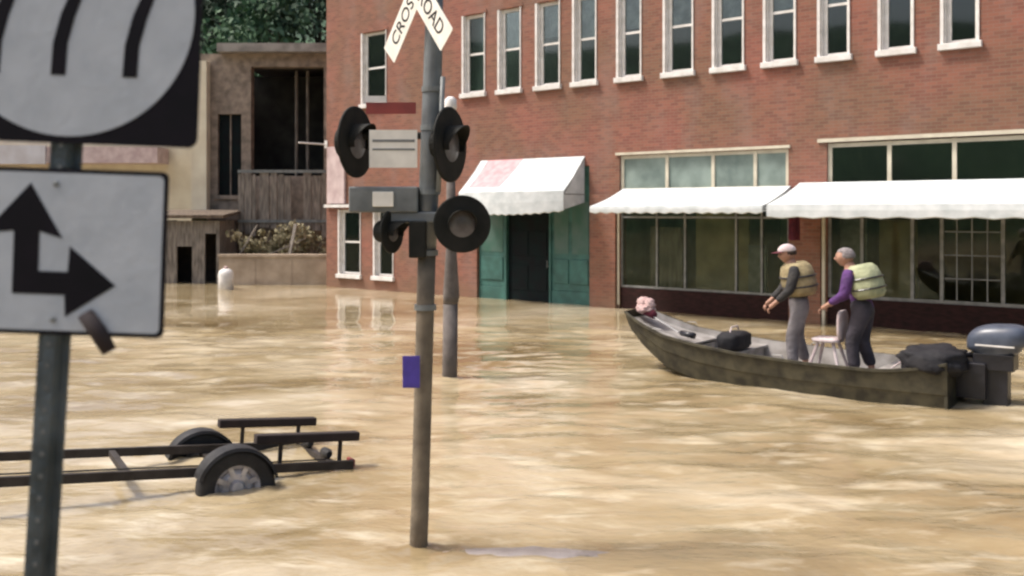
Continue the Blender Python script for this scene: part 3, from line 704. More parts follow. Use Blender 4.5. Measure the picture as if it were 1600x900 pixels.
# crossbuck: blades turned well away from the camera
cbk = Matrix.Translation(rs_(651, -22, -.12)) @ Matrix.Rotation(R(-52), 4, 'Z')
for sgn, word in ((1, 'RAIL'), (-1, 'CROSS')):
    bm = BM(); yo = -.004 if sgn > 0 else .004
    Mb = cbk @ Matrix.Translation((0, yo * 3, 0)) @ Matrix.Rotation(R(48 * sgn), 4, 'Y')
    prism(bm, roundrect(1.22, .2, .01), -.002, .002, M=Mb); bl = obj('crossbuck_blade', bm, 'plate_cream', sg)
    for half, tx in ((-1, 'RAIL' if sgn > 0 else 'CROS'), (1, 'ROAD' if sgn > 0 else 'SING')):
        cu = bpy.data.curves.new('lettering', 'FONT'); cu.body = tx; cu.size = .15; cu.extrude = .0008; cu.align_x = 'CENTER'; cu.align_y = 'CENTER'
        tmp = bpy.data.objects.new('lettering', cu); COL.objects.link(tmp)
        dg = bpy.context.evaluated_depsgraph_get(); me = bpy.data.meshes.new_from_object(tmp.evaluated_get(dg)); bpy.data.objects.remove(tmp)
        me.transform(Mb @ Matrix.Translation((half * .31, -.0035, 0)) @ Matrix.Rotation(R(90), 4, 'X')); me.materials.clear(); me.materials.append(MATS['sign_black'])
        lo = bpy.data.objects.new('lettering', me); COL.objects.link(lo); lo.parent = bl
# light heads
def head(x, y, yaw, r_, dd, lab=None, visor=.13):
    """disc background, visor hood, lens; facing local -y turned by yaw"""
    Mh = Matrix.Translation(rs_(x, y, dd)) @ Matrix.Rotation(R(yaw), 4, 'Z') @ Matrix.Rotation(R(90), 4, 'X')
    bm = BM(); lathe(bm, [(r_, -.006), (r_, .006), (r_ * .96, .012), (r_ * .5, .012)], 40, M=Mh)
    lathe(bm, [(r_ * .42, -.12), (r_ * .5, -.1), (r_ * .52, -.0065)], 24, M=Mh)
    h = obj('signal_light', bm, 'signal_black', sg, label=lab)
    bm = BM(); lathe(bm, [(.0, .03), (r_ * .25, .028), (r_ * .46, .016)], 28, M=Mh, close=False); obj('lens', bm, 'signal_lens', h, smooth=True)
    bm = BM(); n = 24; A = []
    for k in range(n + 1):
        a = R(-20 + 220 * k / n); ln = visor * (.35 + .65 * max(0, math.sin(a)))
        A.append([bm.verts.new(Mh @ Vector((rr * math.cos(a), rr * math.sin(a), zz))) for rr, zz in ((r_ * .5, .013), (r_ * .5, .013 + ln), (r_ * .47, .013 + ln), (r_ * .47, .013))])
    for p_, q in zip(A, A[1:]):
        for j in range(4): bm.faces.new((p_[j], p_[(j + 1) % 4], q[(j + 1) % 4], q[j]))
    bm.faces.new(A[0]); bm.faces.new(A[-1][::-1]); obj('hood', bm, 'signal_black', h)
head(556, 222, 70, .265, .0, 'upper left light turned sideways'); head(703, 226, 68, .28, .0, 'upper right light turned sideways')
head(722, 350, 8, .21, -.12, 'large round light facing the camera'); head(612, 362, 66, .16, -.05, 'small lower left light turned sideways')
bm = BM(); tube(bm, [rs_(545, 212, .06), rs_(712, 212, .06)], .028, 10); tube(bm, [rs_(600, 338, .02), rs_(750, 338, .02)], .035, 10)
obj('crossarm', bm, 'signal_black', sg)
bm = BM(); a = rs_(548, 292); b = rs_(655, 332); box(bm, a.x, b.x, -.1 + a.y, .1 + a.y, b.z, a.z); a = rs_(600, 331); b = rs_(700, 348); box(bm, a.x, b.x, -.08 + a.y, .08 + a.y, b.z, a.z)
hb = obj('junction_box', bm, 'housing_grey', sg, bevel=.012)
bm = BM(); a = rs_(586, 300); b = rs_(618, 323); box(bm, a.x, b.x, a.y - .13, a.y - .102, b.z, a.z); obj('white_plate', bm, 'plate_cream', hb, bevel=.004)
bm = BM(); a = rs_(641, 345); b = rs_(668, 402); box(bm, a.x, b.x, -.12 + a.y, .05 + a.y, b.z, a.z); obj('mast_clamp', bm, 'signal_black', sg, bevel=.012)
for pts_ in ([(672, 345), (690, 372), (712, 366)], [(600, 340), (590, 352), (604, 372)]):
    bm = BM(); tube(bm, [rs_(x, y, -.02) for x, y in pts_], .011, 8); obj('cable', bm, 'rubber', sg, smooth=True)
bm = BM(); tube(bm, [rs_(685, 300, -.08), rs_(692, 120, -.08)], .018, 10); obj('conduit', bm, 'housing_grey', sg, smooth=True)
for y_ in (140, 200, 300, 395, 480):
    bm = BM(); c_ = rs_(676 - max(0, y_ - 150) * .035, y_); lathe(bm, [(.082, -.02), (.082, .02)], 20, M=Matrix.Translation(c_)); obj('clamp_band', bm, 'housing_grey', sg)
# plate with faded lines
bm = BM(); a = rs_(577, 203, -.12); b = rs_(652, 262, -.12); box(bm, a.x, b.x, a.y - .004, a.y, b.z, a.z); pl = obj('sign_plate', bm, 'plate_cream', sg, label='cream plate with faded dark lines')
bm = BM()
for y0, y1 in ((218, 222), (232, 235)): a = rs_(582, y0, -.125); b = rs_(648, y1, -.125); box(bm, a.x, b.x, a.y - .002, a.y - .0005, b.z, a.z)
obj('faded_line', bm, 'grey_metal', pl)
bm = BM(); a = rs_(572, 160, -.12); b = rs_(650, 178, -.12); box(bm, a.x, b.x, a.y - .004, a.y, b.z, a.z); pl = obj('red_plate', bm, 'plate_red', sg)
bm = BM(); a = rs_(572, 150, -.12); b = rs_(604, 159.5, -.12); box(bm, a.x, b.x, a.y - .006, a.y - .001, b.z, a.z); obj('white_strip', bm, 'white_paint', pl)
bm = BM(); a = rs_(629, 556, -.09); b = rs_(656, 606, -.09); box(bm, a.x, b.x, a.y - .004, a.y, b.z, a.z); tgp = obj('blue_tag', bm, 'blue_tag', sg, label='small violet blue notice plate on the mast', bevel=.003)

# rear pole
c = PW(702, 590); rp = thing('utility_post', 'brown grey post standing in the water behind the crossing signal', 'post', (c.x, c.y, -.3))
KR = c.y / F; q = lambda x, y: P(x, y, c.y) - rp.location
bm = BM(); tube(bm, [q(702, 650), q(704, 475)], [12 * KR, 11.5 * KR], 16); obj('post', bm, 'grey_pole', rp, smooth=True)
bm = BM(); tube(bm, [q(704, 477), q(705, 462), q(705, 385), q(704, 170)], [11 * KR, 13 * KR, 8 * KR, 6 * KR], 16); obj('sleeve', bm, 'grey_pole', rp, smooth=True)
bm = BM(); lathe(bm, [(.085, 0), (.095, .03), (.09, .16), (.04, .2)], 16, M=Matrix.Translation(q(704, 172))); obj('cap', bm, 'white_paint', rp, smooth=True)

# ------------------------------------------------------------------ boat trailer
tA = R(29); wn = P(368, 742, 8.65)
tr = thing('boat_trailer', 'half sunk boat trailer with two carpeted bunks and spoked wheels in the muddy water', 'trailer', (wn.x, wn.y, 0), rot=(R(-2.5), R(4.6), tA))
# local x backwards (right in the photo), y away from the camera
def TW(y): return y
TRK = 1.5
def wheel(y, lab):
    w = bpy.data.objects.new('wheel', None); COL.objects.link(w); w.parent = tr; w.location = (0, y, .02 if y < .5 else -.06); w['label'] = lab; w.rotation_euler = (R(90), 0, 0)
    bm = BM(); lathe(bm, [(.2, -.085), (.3, -.1), (.335, -.085), (.345, -.05), (.345, .05), (.335, .085), (.3, .1), (.2, .085)], 44, close=False); obj('tyre', bm, 'rubber', w, smooth=True)
    bm = BM(); lathe(bm, [(.2, -.085), (.19, -.05), (.16, .02), (.12, .05), (.07, .05), (.05, .085), (.0, .09)], 32, close=False); lathe(bm, [(.205, .087), (.195, .075), (.16, .03)], 32, close=False)
    for k in range(5):
        a = 2 * math.pi * k / 5; lathe(bm, [(.011, .05), (.011, .068)], 8, M=Matrix.Translation((.095 * math.cos(a), .095 * math.sin(a), 0)))
    for k in range(8):
        a = 2 * math.pi * (k + .5) / 8; box(bm, .12, .195, -.022, .022, .03, .062, M=Matrix.Rotation(a, 4, 'Z'))
    obj('rim', bm, 'rim_steel', w, smooth=False)
    # fender
    bm = BM(); n = 20; rows = []
    for k in range(n + 1):
        a = R(14 + 152 * k / n); rr = .362
        rows.append([bm.verts.new((rr_ * math.cos(a), yy + y, rr_ * math.sin(a) + w.location.z)) for yy, rr_ in ((-.13, rr - .03), (-.12, rr), (.12, rr), (.12, rr - .006), (-.114, rr - .006), (-.124, rr - .03))])
    for p_, q_ in zip(rows, rows[1:]):
        for j in range(6): bm.faces.new((p_[j], p_[(j + 1) % 6], q_[(j + 1) % 6], q_[j]))
    obj('fender', bm, 'fender_metal', tr)
wheel(0, 'near wheel half under water'); wheel(TRK, 'far wheel behind the near one')
bm = BM()
for y in (.17, TRK - .17):
    box(bm, -4.6, 1.16, y - .03, y + .03, .09, .17)
for x in (-4.2, -2.2, -.9, .98): box(bm, x - .03, x + .03, .196, TRK - .196, .104, .155)
box(bm, -.04, .04, .05, TRK - .05, .01, .088)
tube(bm, [(-4.6, .17, .13), (-6.2, TRK / 2, .16), (-4.6, TRK - .17, .13)], .03, 8)
obj('frame', bm, 'galv', tr)
for y, x0_, x1_ in ((.28, .22, 1.24), (TRK - .22, .1, 1.12)):
    bm = BM(); box(bm, x0_, x1_, y - .06, y + .06, .345, .43); bk = obj('bunk', bm, 'bunk_carpet', tr, bevel=.012)
    for x in (x0_ + .25, x1_ - .18): bm = BM(); box(bm, x - .018, x + .018, y - .012, y + .012, .155, .358); obj('bunk_bracket', bm, 'galv', bk)
bm = BM(); box(bm, 1.11, 1.15, .15, .19, -.16, .088); obj('tail_bracket', bm, 'galv', tr)
bm = BM(); box(bm, 1.162, 1.2, .2, .36, .1, .17); obj('tail_light', bm, 'plate_red', tr, bevel=.01)
bm = BM(); tube(bm, [(-4.0, .2, .18), (-2, .21, .185), (-.3, .2, .18), (.9, .21, .182)], .008, 6); obj('wiring', bm, 'rubber', tr)
for y in (TRK / 2 - .3, TRK / 2 + .3):
    bm = BM(); lathe(bm, [(.03, -.1), (.05, -.05), (.05, .05), (.03, .1)], 12, M=Matrix.Translation((.98, y, .2)) @ Matrix.Rotation(R(90), 4, 'X')); obj('roller', bm, 'rubber', tr)

# ------------------------------------------------------------------ jon boat
BD = Vector((-.788, .615, 0)); BO = Vector((5.89, 12.61, 0)); BA = math.atan2(BD.y, BD.x)
boat = thing('jon_boat', 'flat bottomed olive camouflage jon boat with an outboard motor carrying two people', 'boat', BO, BA)
# local x forward to the bow, local +y is the near (left) side ... verified by rotation below
ST = [  # x, half top, half bottom, z bottom, z gunwale
    (0, .70, .58, -.14, .44), (.8, .74, .62, -.14, .43), (1.8, .77, .64, -.14, .44), (2.8, .76, .62, -.12, .48),
    (3.5, .70, .56, -.06, .54), (4.1, .6, .47, .08, .62), (4.55, .49, .38, .36, .76), (4.82, .40, .30, .6, .87), (4.9, .36, .28, .72, .91)]
def boat_sec(x):
    for a, b in zip(ST, ST[1:]):
        if a[0] <= x <= b[0]:
            t_ = (x - a[0]) / (b[0] - a[0]); return [a[k] + (b[k] - a[k]) * t_ for k in range(5)]
bm = BM(); rows = []
xs = [4.9 * k / 48 for k in range(49)]
for x in xs:
    _, wt, wb, zb, zg = boat_sec(min(x, 4.8999))
    w2 = lambda f_: wb + (wt - wb) * f_
    ti = min(.03, (zg - zb) * .2)
    rows.append([bm.verts.new((x, s_ * yy, zz + (.15 * max(0, 1 - x / 1.1) ** 2 if zz > .3 else 0))) for s_, yy, zz in (
        (1, wt + .03, zg), (1, wt + .03, zg - .035), (1, wt, zg - .037), (1, w2(.62) + .012, zb + (zg - zb) * .55), (1, w2(.6), zb + (zg - zb) * .52), (1, w2(.12), zb + (zg - zb) * .08), (1, wb - .04, zb),
        (-1, wb - .04, zb), (-1, w2(.12), zb + (zg - zb) * .08), (-1, w2(.6), zb + (zg - zb) * .52), (-1, w2(.62) + .012, zb + (zg - zb) * .55), (-1, wt, zg - .037), (-1, wt + .03, zg - .035), (-1, wt + .03, zg),
        (-1, wt - .03, zg), (-1, wb - .03, zb + ti), (1, wb - .03, zb + ti), (1, wt - .03, zg))])
for a, b in zip(rows, rows[1:]):
    for j in range(18):
        f = bm.faces.new((a[j], a[(j + 1) % 18], b[(j + 1) % 18], b[j])); f.material_index = 1 if j in (14, 15, 16) else 0
def endcap(r_, mi=0):
    f = bm.faces.new([r_[j] for j in (0, 1, 2, 3, 4, 5, 6, 7, 8, 9, 10, 11, 12, 13)]); f.material_index = mi
endcap(rows[0]); endcap(rows[-1])
hull = obj('hull', bm, ['olive_hull', 'boat_inside'], boat, label='olive camouflage riveted hull')
bm = BM(); box(bm, .0, .04, -.66, .66, -.1, .42); obj('transom', bm, 'olive_hull', boat)
bm = BM()
_l = [boat_sec(x) for x in (3.75, 4.3, 4.7, 4.87)]
top = [[bm.verts.new((s_[0], q_ * (s_[1] - .045), s_[4] - .1)) for q_ in (-1, 1)] for s_ in _l]; bot = [[bm.verts.new((s_[0], q_ * (s_[1] - .045), s_[4] - .125)) for q_ in (-1, 1)] for s_ in _l]
for G in (top, bot):
    for a, b in zip(G, G[1:]): bm.faces.new((a[0], a[1], b[1], b[0]))
bm.faces.new((top[0][0], top[0][1], bot[0][1], bot[0][0])); box(bm, 3.75, 3.77, -.5, .5, .1, .42)
obj('front_deck', bm, 'boat_inside', boat)
bm = BM(); box(bm, .1, 2.8, -.64, .64, .17, .2); box(bm, 2.802, 3.6, -.55, .55, .172, .2); obj('floor', bm, 'boat_inside', boat)
for x in (.55, 2.95):
    bm = BM(); box(bm, x, x + .34, -.7, .7, .38, .42); box(bm, x + .03, x + .31, -.62, .62, .2, .378); obj('bench_seat', bm, 'boat_inside', boat, bevel=.01)
bm = BM()
for s_ in (-1, 1):
    for x in (2.2, 4.2): 
        q_ = boat_sec(x); tube(bm, [(x - .09, s_ * q_[1], q_[4] + .005), (x - .07, s_ * q_[1], q_[4] + .04), (x + .07, s_ * q_[1], q_[4] + .04), (x + .09, s_ * q_[1], q_[4] + .005)], .008, 6)
obj('grab_handle', bm, 'bolt_steel', boat)
bm = BM(); tube(bm, [(.5, .3, .62), (.9, .5, .3), (1.4, .42, .215), (1.9, .55, .215), (2.4, .45, .215), (2.3, .3, .215)], .012, 6); obj('rope', bm, 'cap_cloth', boat, smooth=True)
# outboard
om = bpy.data.objects.new('outboard_motor', None); COL.objects.link(om); om.parent = boat; om.location = (-.4, .0, -.03); om.scale = (1.08, 1.12, 1.04)
def cowl(co, u):
    co.z += .02 * (1 if u.z > 0 else 0); 
    if u.z < -.35: co.x *= .85; co.y *= .85
    for ax_ in (0, 1): co[ax_] = math.copysign(abs(u[ax_]) ** .7, u[ax_]) * (.34, .21)[ax_] * (.85 if u.z < -.35 else 1)
    co.z = math.copysign(abs(u.z) ** .75, u.z) * .21 + .05 * u.x * -1
    return co
bm = BM(); blob(bm, (-.05, 0, .83), .33, .21, .22, 28, fn=cowl); obj('cowling', bm, 'motor_blue', om, smooth=True)
bm = BM(); box(bm, -.24, .2, -.15, .15, .48, .68); box(bm, .05, .4, -.2, .2, .12, .56); box(bm, -.17, .1, -.1, .1, -.35, .5); box(bm, -.22, .14, -.11, .11, -.04, -.02)
obj('leg', bm, 'black_plastic', om, bevel=.03)
bm = BM(); tube(bm, [(.2, 0, .62), (.75, .05, .66)], [.03, .022], 10); obj('tiller', bm, 'black_plastic', om, smooth=True)
bm = BM(); box(bm, -.26, .16, .208, .214, .78, .8); obj('stripe', bm, 'white_paint', om)
# trolling motor stowed on the bow
tm = bpy.data.objects.new('trolling_motor', None); COL.objects.link(tm); tm.parent = boat
bm = BM(); tube(bm, [(4.0, .25, .62), (4.8, .05, .93)], .016, 8); obj('shaft', bm, 'bolt_steel', tm)
bm = BM(); tube(bm, [(4.5, .12, .84), (4.65, .07, .9), (4.75, .03, .95), (4.82, .0, .98)], [.06, .085, .085, .04], 12); obj('motor_head', bm, 'maroon_cloth', tm, smooth=True)
bm = BM(); tube(bm, [(3.95, .26, .62), (3.7, .32, .6)], [.045, .05], 10); obj('motor_pod', bm, 'black_plastic', tm, smooth=True)

def bpt(x, y, z): return BO + Vector((math.cos(BA) * x - math.sin(BA) * y, math.sin(BA) * x + math.cos(BA) * y, z))
# cargo
def lump(co, u): 
    return co * (1 + .12 * noise.noise(u * 2.2) + .05 * noise.noise(u * 6))
def boxy(rx, ry, rz, e=.55):
    def f_(co, u):
        c_ = Vector((math.copysign(abs(u.x) ** e, u.x) * rx, math.copysign(abs(u.y) ** e, u.y) * ry, math.copysign(abs(u.z) ** e, u.z) * rz)); return c_ * (1 + .07 * noise.noise(u * 2.5))
    return f_
c = bpt(4.72, .02, .88); bm = BM()
for q_, r_ in (((0, 0, .05), (.15, .2, .09)), ((-.02, .05, .15), (.11, .15, .08)), ((.05, -.08, .12), (.09, .1, .1))): blob(bm, q_, *r_, 24, fn=lambda co, u: Vector(co) * (1 + .3 * noise.noise(u * 3 + Vector((7, 1, 0)))))
o = obj('bundle', bm, 'bag_pink', smooth=True); o.location = c; tag(o, 'pale pink cloth bundle on the very tip of the bow', 'bundle')
c = bpt(3.12, .15, .42)
t = thing('duffel_bag', 'black duffel bag on the front bench ahead of the capped person', 'bag', c, BA)
bm = BM(); blob(bm, (0, 0, .14), .2, .36, .15, 24, fn=boxy(.19, .34, .14, .6)); obj('bag_body', bm, 'black_cover', t, smooth=True)
bm = BM(); tube(bm, [(0, -.15, .27), (0, -.1, .35), (0, .1, .35), (0, .15, .27)], .012, 8); obj('strap', bm, 'cap_cloth', t)
c = bpt(.36, .14, .42); t = thing('covered_tank', 'black covered fuel tank beside the outboard motor on the stern bench', 'tank', c, BA)
bm = BM(); blob(bm, (-.1, .1, .13), .3, .42, .16, 24, fn=lambda co, u: Vector((math.copysign(abs(u.x) ** .75, u.x) * .4, math.copysign(abs(u.y) ** .75, u.y) * .5, math.copysign(abs(u.z) ** .75, u.z) * .19)) * (1 + .22 * noise.noise(u * 2.3) + .1 * noise.noise(u * 6))); obj('cover', bm, 'black_cover', t, smooth=True)
bm = BM(); lathe(bm, [(.04, .25), (.04, .29), (.02, .3)], 12); obj('cap', bm, 'rubber', t)
# white pedestal seat between the people
c = bpt(1.68, .2, .2); t = thing('folding_chair', 'pale grey folding chair on splayed legs between the two standing people', 'chair', c, BA)
bm = BM(); blob(bm, (0, 0, .5), .2, .2, .04, 20, fn=boxy(.2, .2, .035, .5)); obj('seat', bm, 'cap_cloth', t, smooth=True)
bm = BM(); blob(bm, (-.2, 0, .72), .03, .2, .2, 20, fn=boxy(.03, .19, .2, .5)); obj('backrest', bm, 'cap_cloth', t, smooth=True)
for s1 in (-1, 1):
    for s2 in (-1, 1):
        bm = BM(); tube(bm, [(.1 * s1, .1 * s2, .48), (.24 * s1, .22 * s2, .0)], [.026, .02], 8); obj('leg', bm, 'cap_cloth', t)

# ------------------------------------------------------------------ people
def skin(bm, pts, edges, root=0, sub=2, mi=0):
    me = bpy.data.meshes.new('t'); me.from_pydata([p[:3] for p in pts], edges, []); o = bpy.data.objects.new('t', me); COL.objects.link(o)
    m_ = o.modifiers.new('s', 'SKIN'); m_.use_smooth_shade = True
    for i, v in enumerate(me.skin_vertices[0].data):
        r_ = pts[i][3]; v.radius = (r_, pts[i][4] if len(pts[i]) > 4 else r_); v.use_root = (i == root)
    s_ = o.modifiers.new('u', 'SUBSURF'); s_.levels = sub; s_.render_levels = sub
    dg = bpy.context.evaluated_depsgraph_get(); e = bpy.data.meshes.new_from_object(o.evaluated_get(dg))
    for p in e.polygons: p.material_index = mi
    bm.from_mesh(e); bpy.data.objects.remove(o); bpy.data.meshes.remove(e); return bm
def person(loc_, rot, label, J, shirt, vest, trousers, hat, back=.04):
    """J: joint positions; figure faces local +x"""
    t = thing('person', label, 'person', loc_, rot)
    bm = BM()
    V = lambda k, r_, r2=None: (*J[k], r_, r2 or r_)
    # body: pelvis, spine, neck, head core, arms, legs
    names = ['pelvis', 'waist', 'chest', 'neck', 'skull']
    pts = [V('pelvis', .1, .09), V('waist', .085, .08), V('chest', .14, .115), V('neck', .055), V('skull', .07)]
    ed = [(0, 1), (1, 2), (2, 3), (3, 4)]
    for s_ in ('l', 'r'):
        b = len(pts); pts += [V('sh' + s_, .062), V('el' + s_, .042), V('wr' + s_, .028), V('pa' + s_, .034, .02)]; ed += [(2, b), (b, b + 1), (b + 1, b + 2), (b + 2, b + 3)]
        b = len(pts); pts += [V('hi' + s_, .092), V('kn' + s_, .06), V('an' + s_, .04), V('to' + s_, .034)]; ed += [(0, b), (b, b + 1), (b + 1, b + 2), (b + 2, b + 3)]
    skin(bm, pts, ed)
    # fingers
    for s_ in ('l', 'r'):
        pa, wr = Vector(J['pa' + s_]), Vector(J['wr' + s_]); d = (pa - wr).normalized(); side = d.cross(Vector((0, 0, 1))).normalized(); dn_ = d.cross(side).normalized()
        if dn_.z > 0: dn_ = -dn_
        for k, ln in enumerate((.07, .08, .075, .058)):
            o_ = pa + side * (.024 - .016 * k) + d * .005
            p1 = o_ + d * ln * .45 + dn_ * .01; p2 = p1 + (d * .6 + dn_ * .8).normalized() * ln * .35; p3 = p2 + (d * .1 + dn_).normalized() * ln * .3
            skin(bm, [(*(o_), .009), (*p1, .0088), (*p2, .008), (*p3, .0065)], [(0, 1), (1, 2), (2, 3)], sub=1)
        o_ = pa - d * .03 + side * .022; p1 = o_ + (side + d).normalized() * .035 + dn_ * .008; p2 = p1 + (d + dn_ * .5).normalized() * .03
        skin(bm, [(*o_, .011), (*p1, .01), (*p2, .008)], [(0, 1), (1, 2)], sub=1)
    # head with face
    hc = Vector(J['head']); yaw = J.get('head_yaw', 0)
    Mh = Matrix.Translation(hc) @ Matrix.Rotation(yaw, 4, 'Z') @ Matrix.Rotation(J.get('head_pitch', 0), 4, 'Y')
    def hf(co, u):
        if u.z < 0: co.y *= 1 + .28 * u.z; co.x *= 1 + .12 * u.z
        if u.x > 0: 
            co.x += .022 * math.exp(-((u.y / .2) ** 2 + ((u.z + .12) / .16) ** 2))          # nose
            co.x -= .010 * math.exp(-(((abs(u.y) - .36) / .16) ** 2 + ((u.z - .08) / .12) ** 2))   # eye sockets
            co.x += .008 * math.exp(-((u.y / .35) ** 2 + ((u.z + .48) / .07) ** 2)) - .006 * math.exp(-((u.y / .3) ** 2 + ((u.z + .56) / .03) ** 2))
            co.x += .008 * math.exp(-((u.y / .25) ** 2 + ((u.z + .85) / .15) ** 2))
        return co
    blob(bm, (0, 0, 0), .098, .077, .118, 36, M=Mh, fn=hf)
    for s_ in (-1, 1): blob(bm, (-.005, s_ * .076, -.005), .018, .01, .03, 10, M=Mh)
    body = obj('body', bm, 'skin', t, smooth=True)
    bm = BM()
    for s_ in (-1, 1): blob(bm, (.083, s_ * .03, .01), .01, .011, .009, 10, M=Mh)
    obj('eyes', bm, 'eye', body, smooth=True)
    # clothes
    def grow(ks, ed_, mname, name, add, sub=2):
        bm = BM(); skin(bm, [(*Vector(J[k]), r_ + add, (r2 or r_) + add) for k, r_, r2 in ks], ed_, sub=sub); return obj(name, bm, mname, t, smooth=True)
    mid = lambda a, b, f_: tuple(Vector(J[a]) * (1 - f_) + Vector(J[b]) * f_)
    J['slv_l'] = mid('ell', 'wrl', .85); J['slv_r'] = mid('elr', 'wrr', .85); J['cf_l'] = mid('knl', 'anl', .9); J['cf_r'] = mid('knr', 'anr', .9); J['nk'] = mid('chest', 'neck', .55)
    J['hem'] = mid('pelvis', 'waist', -.55); J['belt'] = mid('pelvis', 'waist', .95)
    grow([('waist', .125, .105), ('chest', .145, .12), ('nk', .07, None), ('hem', .135, .115), ('shl', .066, None), ('ell', .05, None), ('slv_l', .036, None), ('shr', .066, None), ('elr', .05, None), ('slv_r', .036, None)],
         [(0, 1), (1, 2), (0, 3), (1, 4), (4, 5), (5, 6), (1, 7), (7, 8), (8, 9)], shirt, 'shirt', .012)
    grow([('pelvis', .135, .12), ('belt', .125, .11), ('hil', .1, None), ('knl', .07, None), ('cf_l', .055, None), ('hir', .1, None), ('knr', .07, None), ('cf_r', .055, None)],
         [(0, 1), (0, 2), (2, 3), (3, 4), (0, 5), (5, 6), (6, 7)], trousers, 'trousers', .012)
    for s_ in ('l', 'r'):
        bm = BM(); an, to = Vector(J['an' + s_]), Vector(J['to' + s_]); d = (to - an); d.z = 0; d.normalize()
        skin(bm, [(*(an + Vector((0, 0, .02))), .05), (*(an + Vector((0, 0, -.045)) + d * .0), .05, .045), (*(to - d * .03), .048, .035), (*(to + d * .03), .035, .028)], [(0, 1), (1, 2), (2, 3)]); obj('boot', bm, 'rubber', t, smooth=True)
    # life vest: padded shell round the chest, open arm holes
    ch, wa, nk = Vector(J['chest']), Vector(J['waist']), Vector(J['nk']); up_ = (nk - wa).normalized(); fwd = Vector((1, 0, 0)); fwd = (fwd - up_ * fwd.dot(up_)).normalized(); sd_ = up_.cross(fwd); vc = ch - fwd * back; fk = 1 - back * 1.5
    bm = BM(); n = 28; H = [(-.26, .15, .19), (-.2, .19, .22), (-.08, .2, .235), (.04, .195, .23), (.13, .17, .2), (.18, .12, .15)]
    ri = []
    for h_, a_, b_ in H:
        ri.append([bm.verts.new(vc + up_ * h_ + fwd * a_ * fk * math.copysign(abs(math.cos(2 * math.pi * k / n)) ** .8, math.cos(2 * math.pi * k / n)) + sd_ * b_ * math.copysign(abs(math.sin(2 * math.pi * k / n)) ** .9, math.sin(2 * math.pi * k / n)) * (1 - .12 * (h_ > 0))) for k in range(n)])
    for a, b in zip(ri, ri[1:]):
        for k in range(n): bm.faces.new((a[k], a[(k + 1) % n], b[(k + 1) % n], b[k]))
    vs_ = obj('life_vest', bm, vest, t, smooth=True); so = vs_.modifiers.new('s', 'SOLIDIFY'); so.thickness = .03; so.offset = 0
    bm = BM()
    for h_ in (-.14, .0):
        rr = [vc + up_ * h_ + fwd * .222 * fk * math.copysign(abs(math.cos(a)) ** .8, math.cos(a)) + sd_ * .252 * math.copysign(abs(math.sin(a)) ** .9, math.sin(a)) * .95 for a in [2 * math.pi * k / 28 for k in range(29)]]
        tube(bm, rr, .012, 6, cap=False)
    obj('vest_strap', bm, 'black_plastic', vs_)
    # hair or cap
    bm = BM()
    def hair(co, u):
        if u.x > .25 and u.z < .45: co *= .8
        if u.z < -.35: co *= .75
        return co * (1 + .04 * noise.noise(u * 7))
    blob(bm, (-.012, 0, .022), .105, .087, .115, 30, M=Mh, fn=hair); obj('hair', bm, hat[0], t, smooth=True)
    if len(hat) > 1:
        bm = BM(); blob(bm, (-.005, 0, .055), .108, .09, .09, 28, M=Mh, fn=lambda co, u: Vector((co.x, co.y, max(co.z, -.012)))); cp = obj('cap', bm, hat[1], t, smooth=True)
        bm = BM(); n = 14
        A = [bm.verts.new(Mh @ Vector((.09 * math.cos(R(-60 + 120 * k / n)), .085 * math.sin(R(-60 + 120 * k / n)), .05))) for k in range(n + 1)]
        B = [bm.verts.new(Mh @ Vector((.065 + .12 * math.cos(R(-60 + 120 * k / n) * 1.2), .08 * math.sin(R(-60 + 120 * k / n)), .038))) for k in range(n + 1)]
        for k in range(n): bm.faces.new((A[k], A[k + 1], B[k + 1], B[k]))
        b_ = obj('cap_brim', bm, hat[2], cp, smooth=True); so = b_.modifiers.new('s', 'SOLIDIFY'); so.thickness = .006
    return t
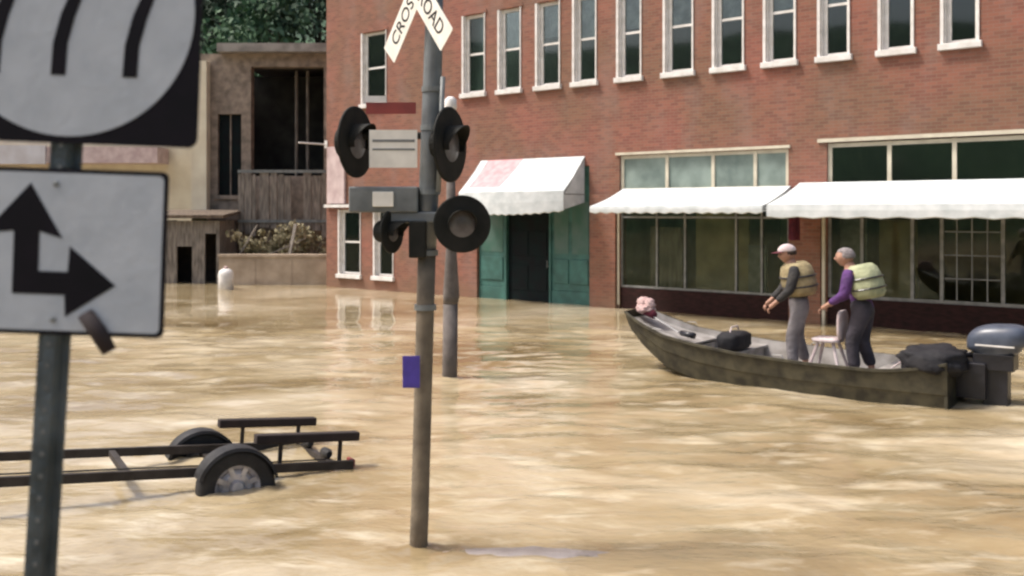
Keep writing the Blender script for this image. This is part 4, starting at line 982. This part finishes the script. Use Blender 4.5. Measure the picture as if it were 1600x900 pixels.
def joints(lean, armf, bend=0, stance=.12, head_yaw=0, head_pitch=0, arm2=None):
    """standing figure 1.75 m, facing +x; lean tips the trunk forward"""
    def tr_(x, z, y=0):      # trunk point hinged at the hips
        dz = z - .92; return (x + math.sin(lean) * dz, y, .92 + math.cos(lean) * dz)
    J = dict(pelvis=tr_(0, .95), waist=tr_(0, 1.1), chest=tr_(.0, 1.32), neck=tr_(.0, 1.5), skull=tr_(.02, 1.57), head=tr_(.035, 1.625),
             shl=tr_(0, 1.42, .19), shr=tr_(0, 1.42, -.19), hil=(0, .1, .88), hir=(0, -.1, .88),
             knl=(.05 + bend + stance * .4, .12, .48), anl=(stance * .9, .13, .09), tol=(stance * .9 + .15, .15, .04),
             knr=(.04 + bend - stance * .5, -.12, .48), anr=(-stance, -.13, .09), tor=(-stance + .15, -.15, .04), head_yaw=head_yaw, head_pitch=head_pitch)
    for s_, y, A_ in (('l', .19, armf), ('r', -.19, arm2 or armf)):
        sh_ = Vector(J['sh' + s_]); u_, f_ = A_
        el = sh_ + Vector((math.sin(u_) * .29, math.copysign(.05, y), -math.cos(u_) * .29)); wr = el + Vector((math.sin(f_) * .25, -math.copysign(.05, y), -math.cos(f_) * .25)); pa = wr + (wr - el).normalized() * .075
        J['el' + s_] = tuple(el); J['wr' + s_] = tuple(wr); J['pa' + s_] = tuple(pa)
    return J
c = bpt(2.62, .1, -.02); c.z = -.0
# both look towards the bow (left in the photo)
P1 = person(bpt(2.1, .18, .2), R(172), 'person in a pale cap and khaki life vest standing nearer the bow of the boat', joints(.16, (.25, .75), .02, .1, R(8), .12), 'shirt_black', 'vest_khaki', 'trouser_grey', ('hair_brown', 'cap_cloth', 'cap_brim'))
P2 = person(bpt(1.22, .1, .2), R(150), 'grey haired person in a purple shirt and pale lime vest standing nearer the motor', joints(.24, (.15, .9), .03, .07, R(5), .05), 'shirt_purple', 'vest_lime', 'trouser_dark', ('hair_grey',), .11)
P1.scale = (1.2, 1.2, 1.04); P2.scale = (1.26, 1.26, 1.03)
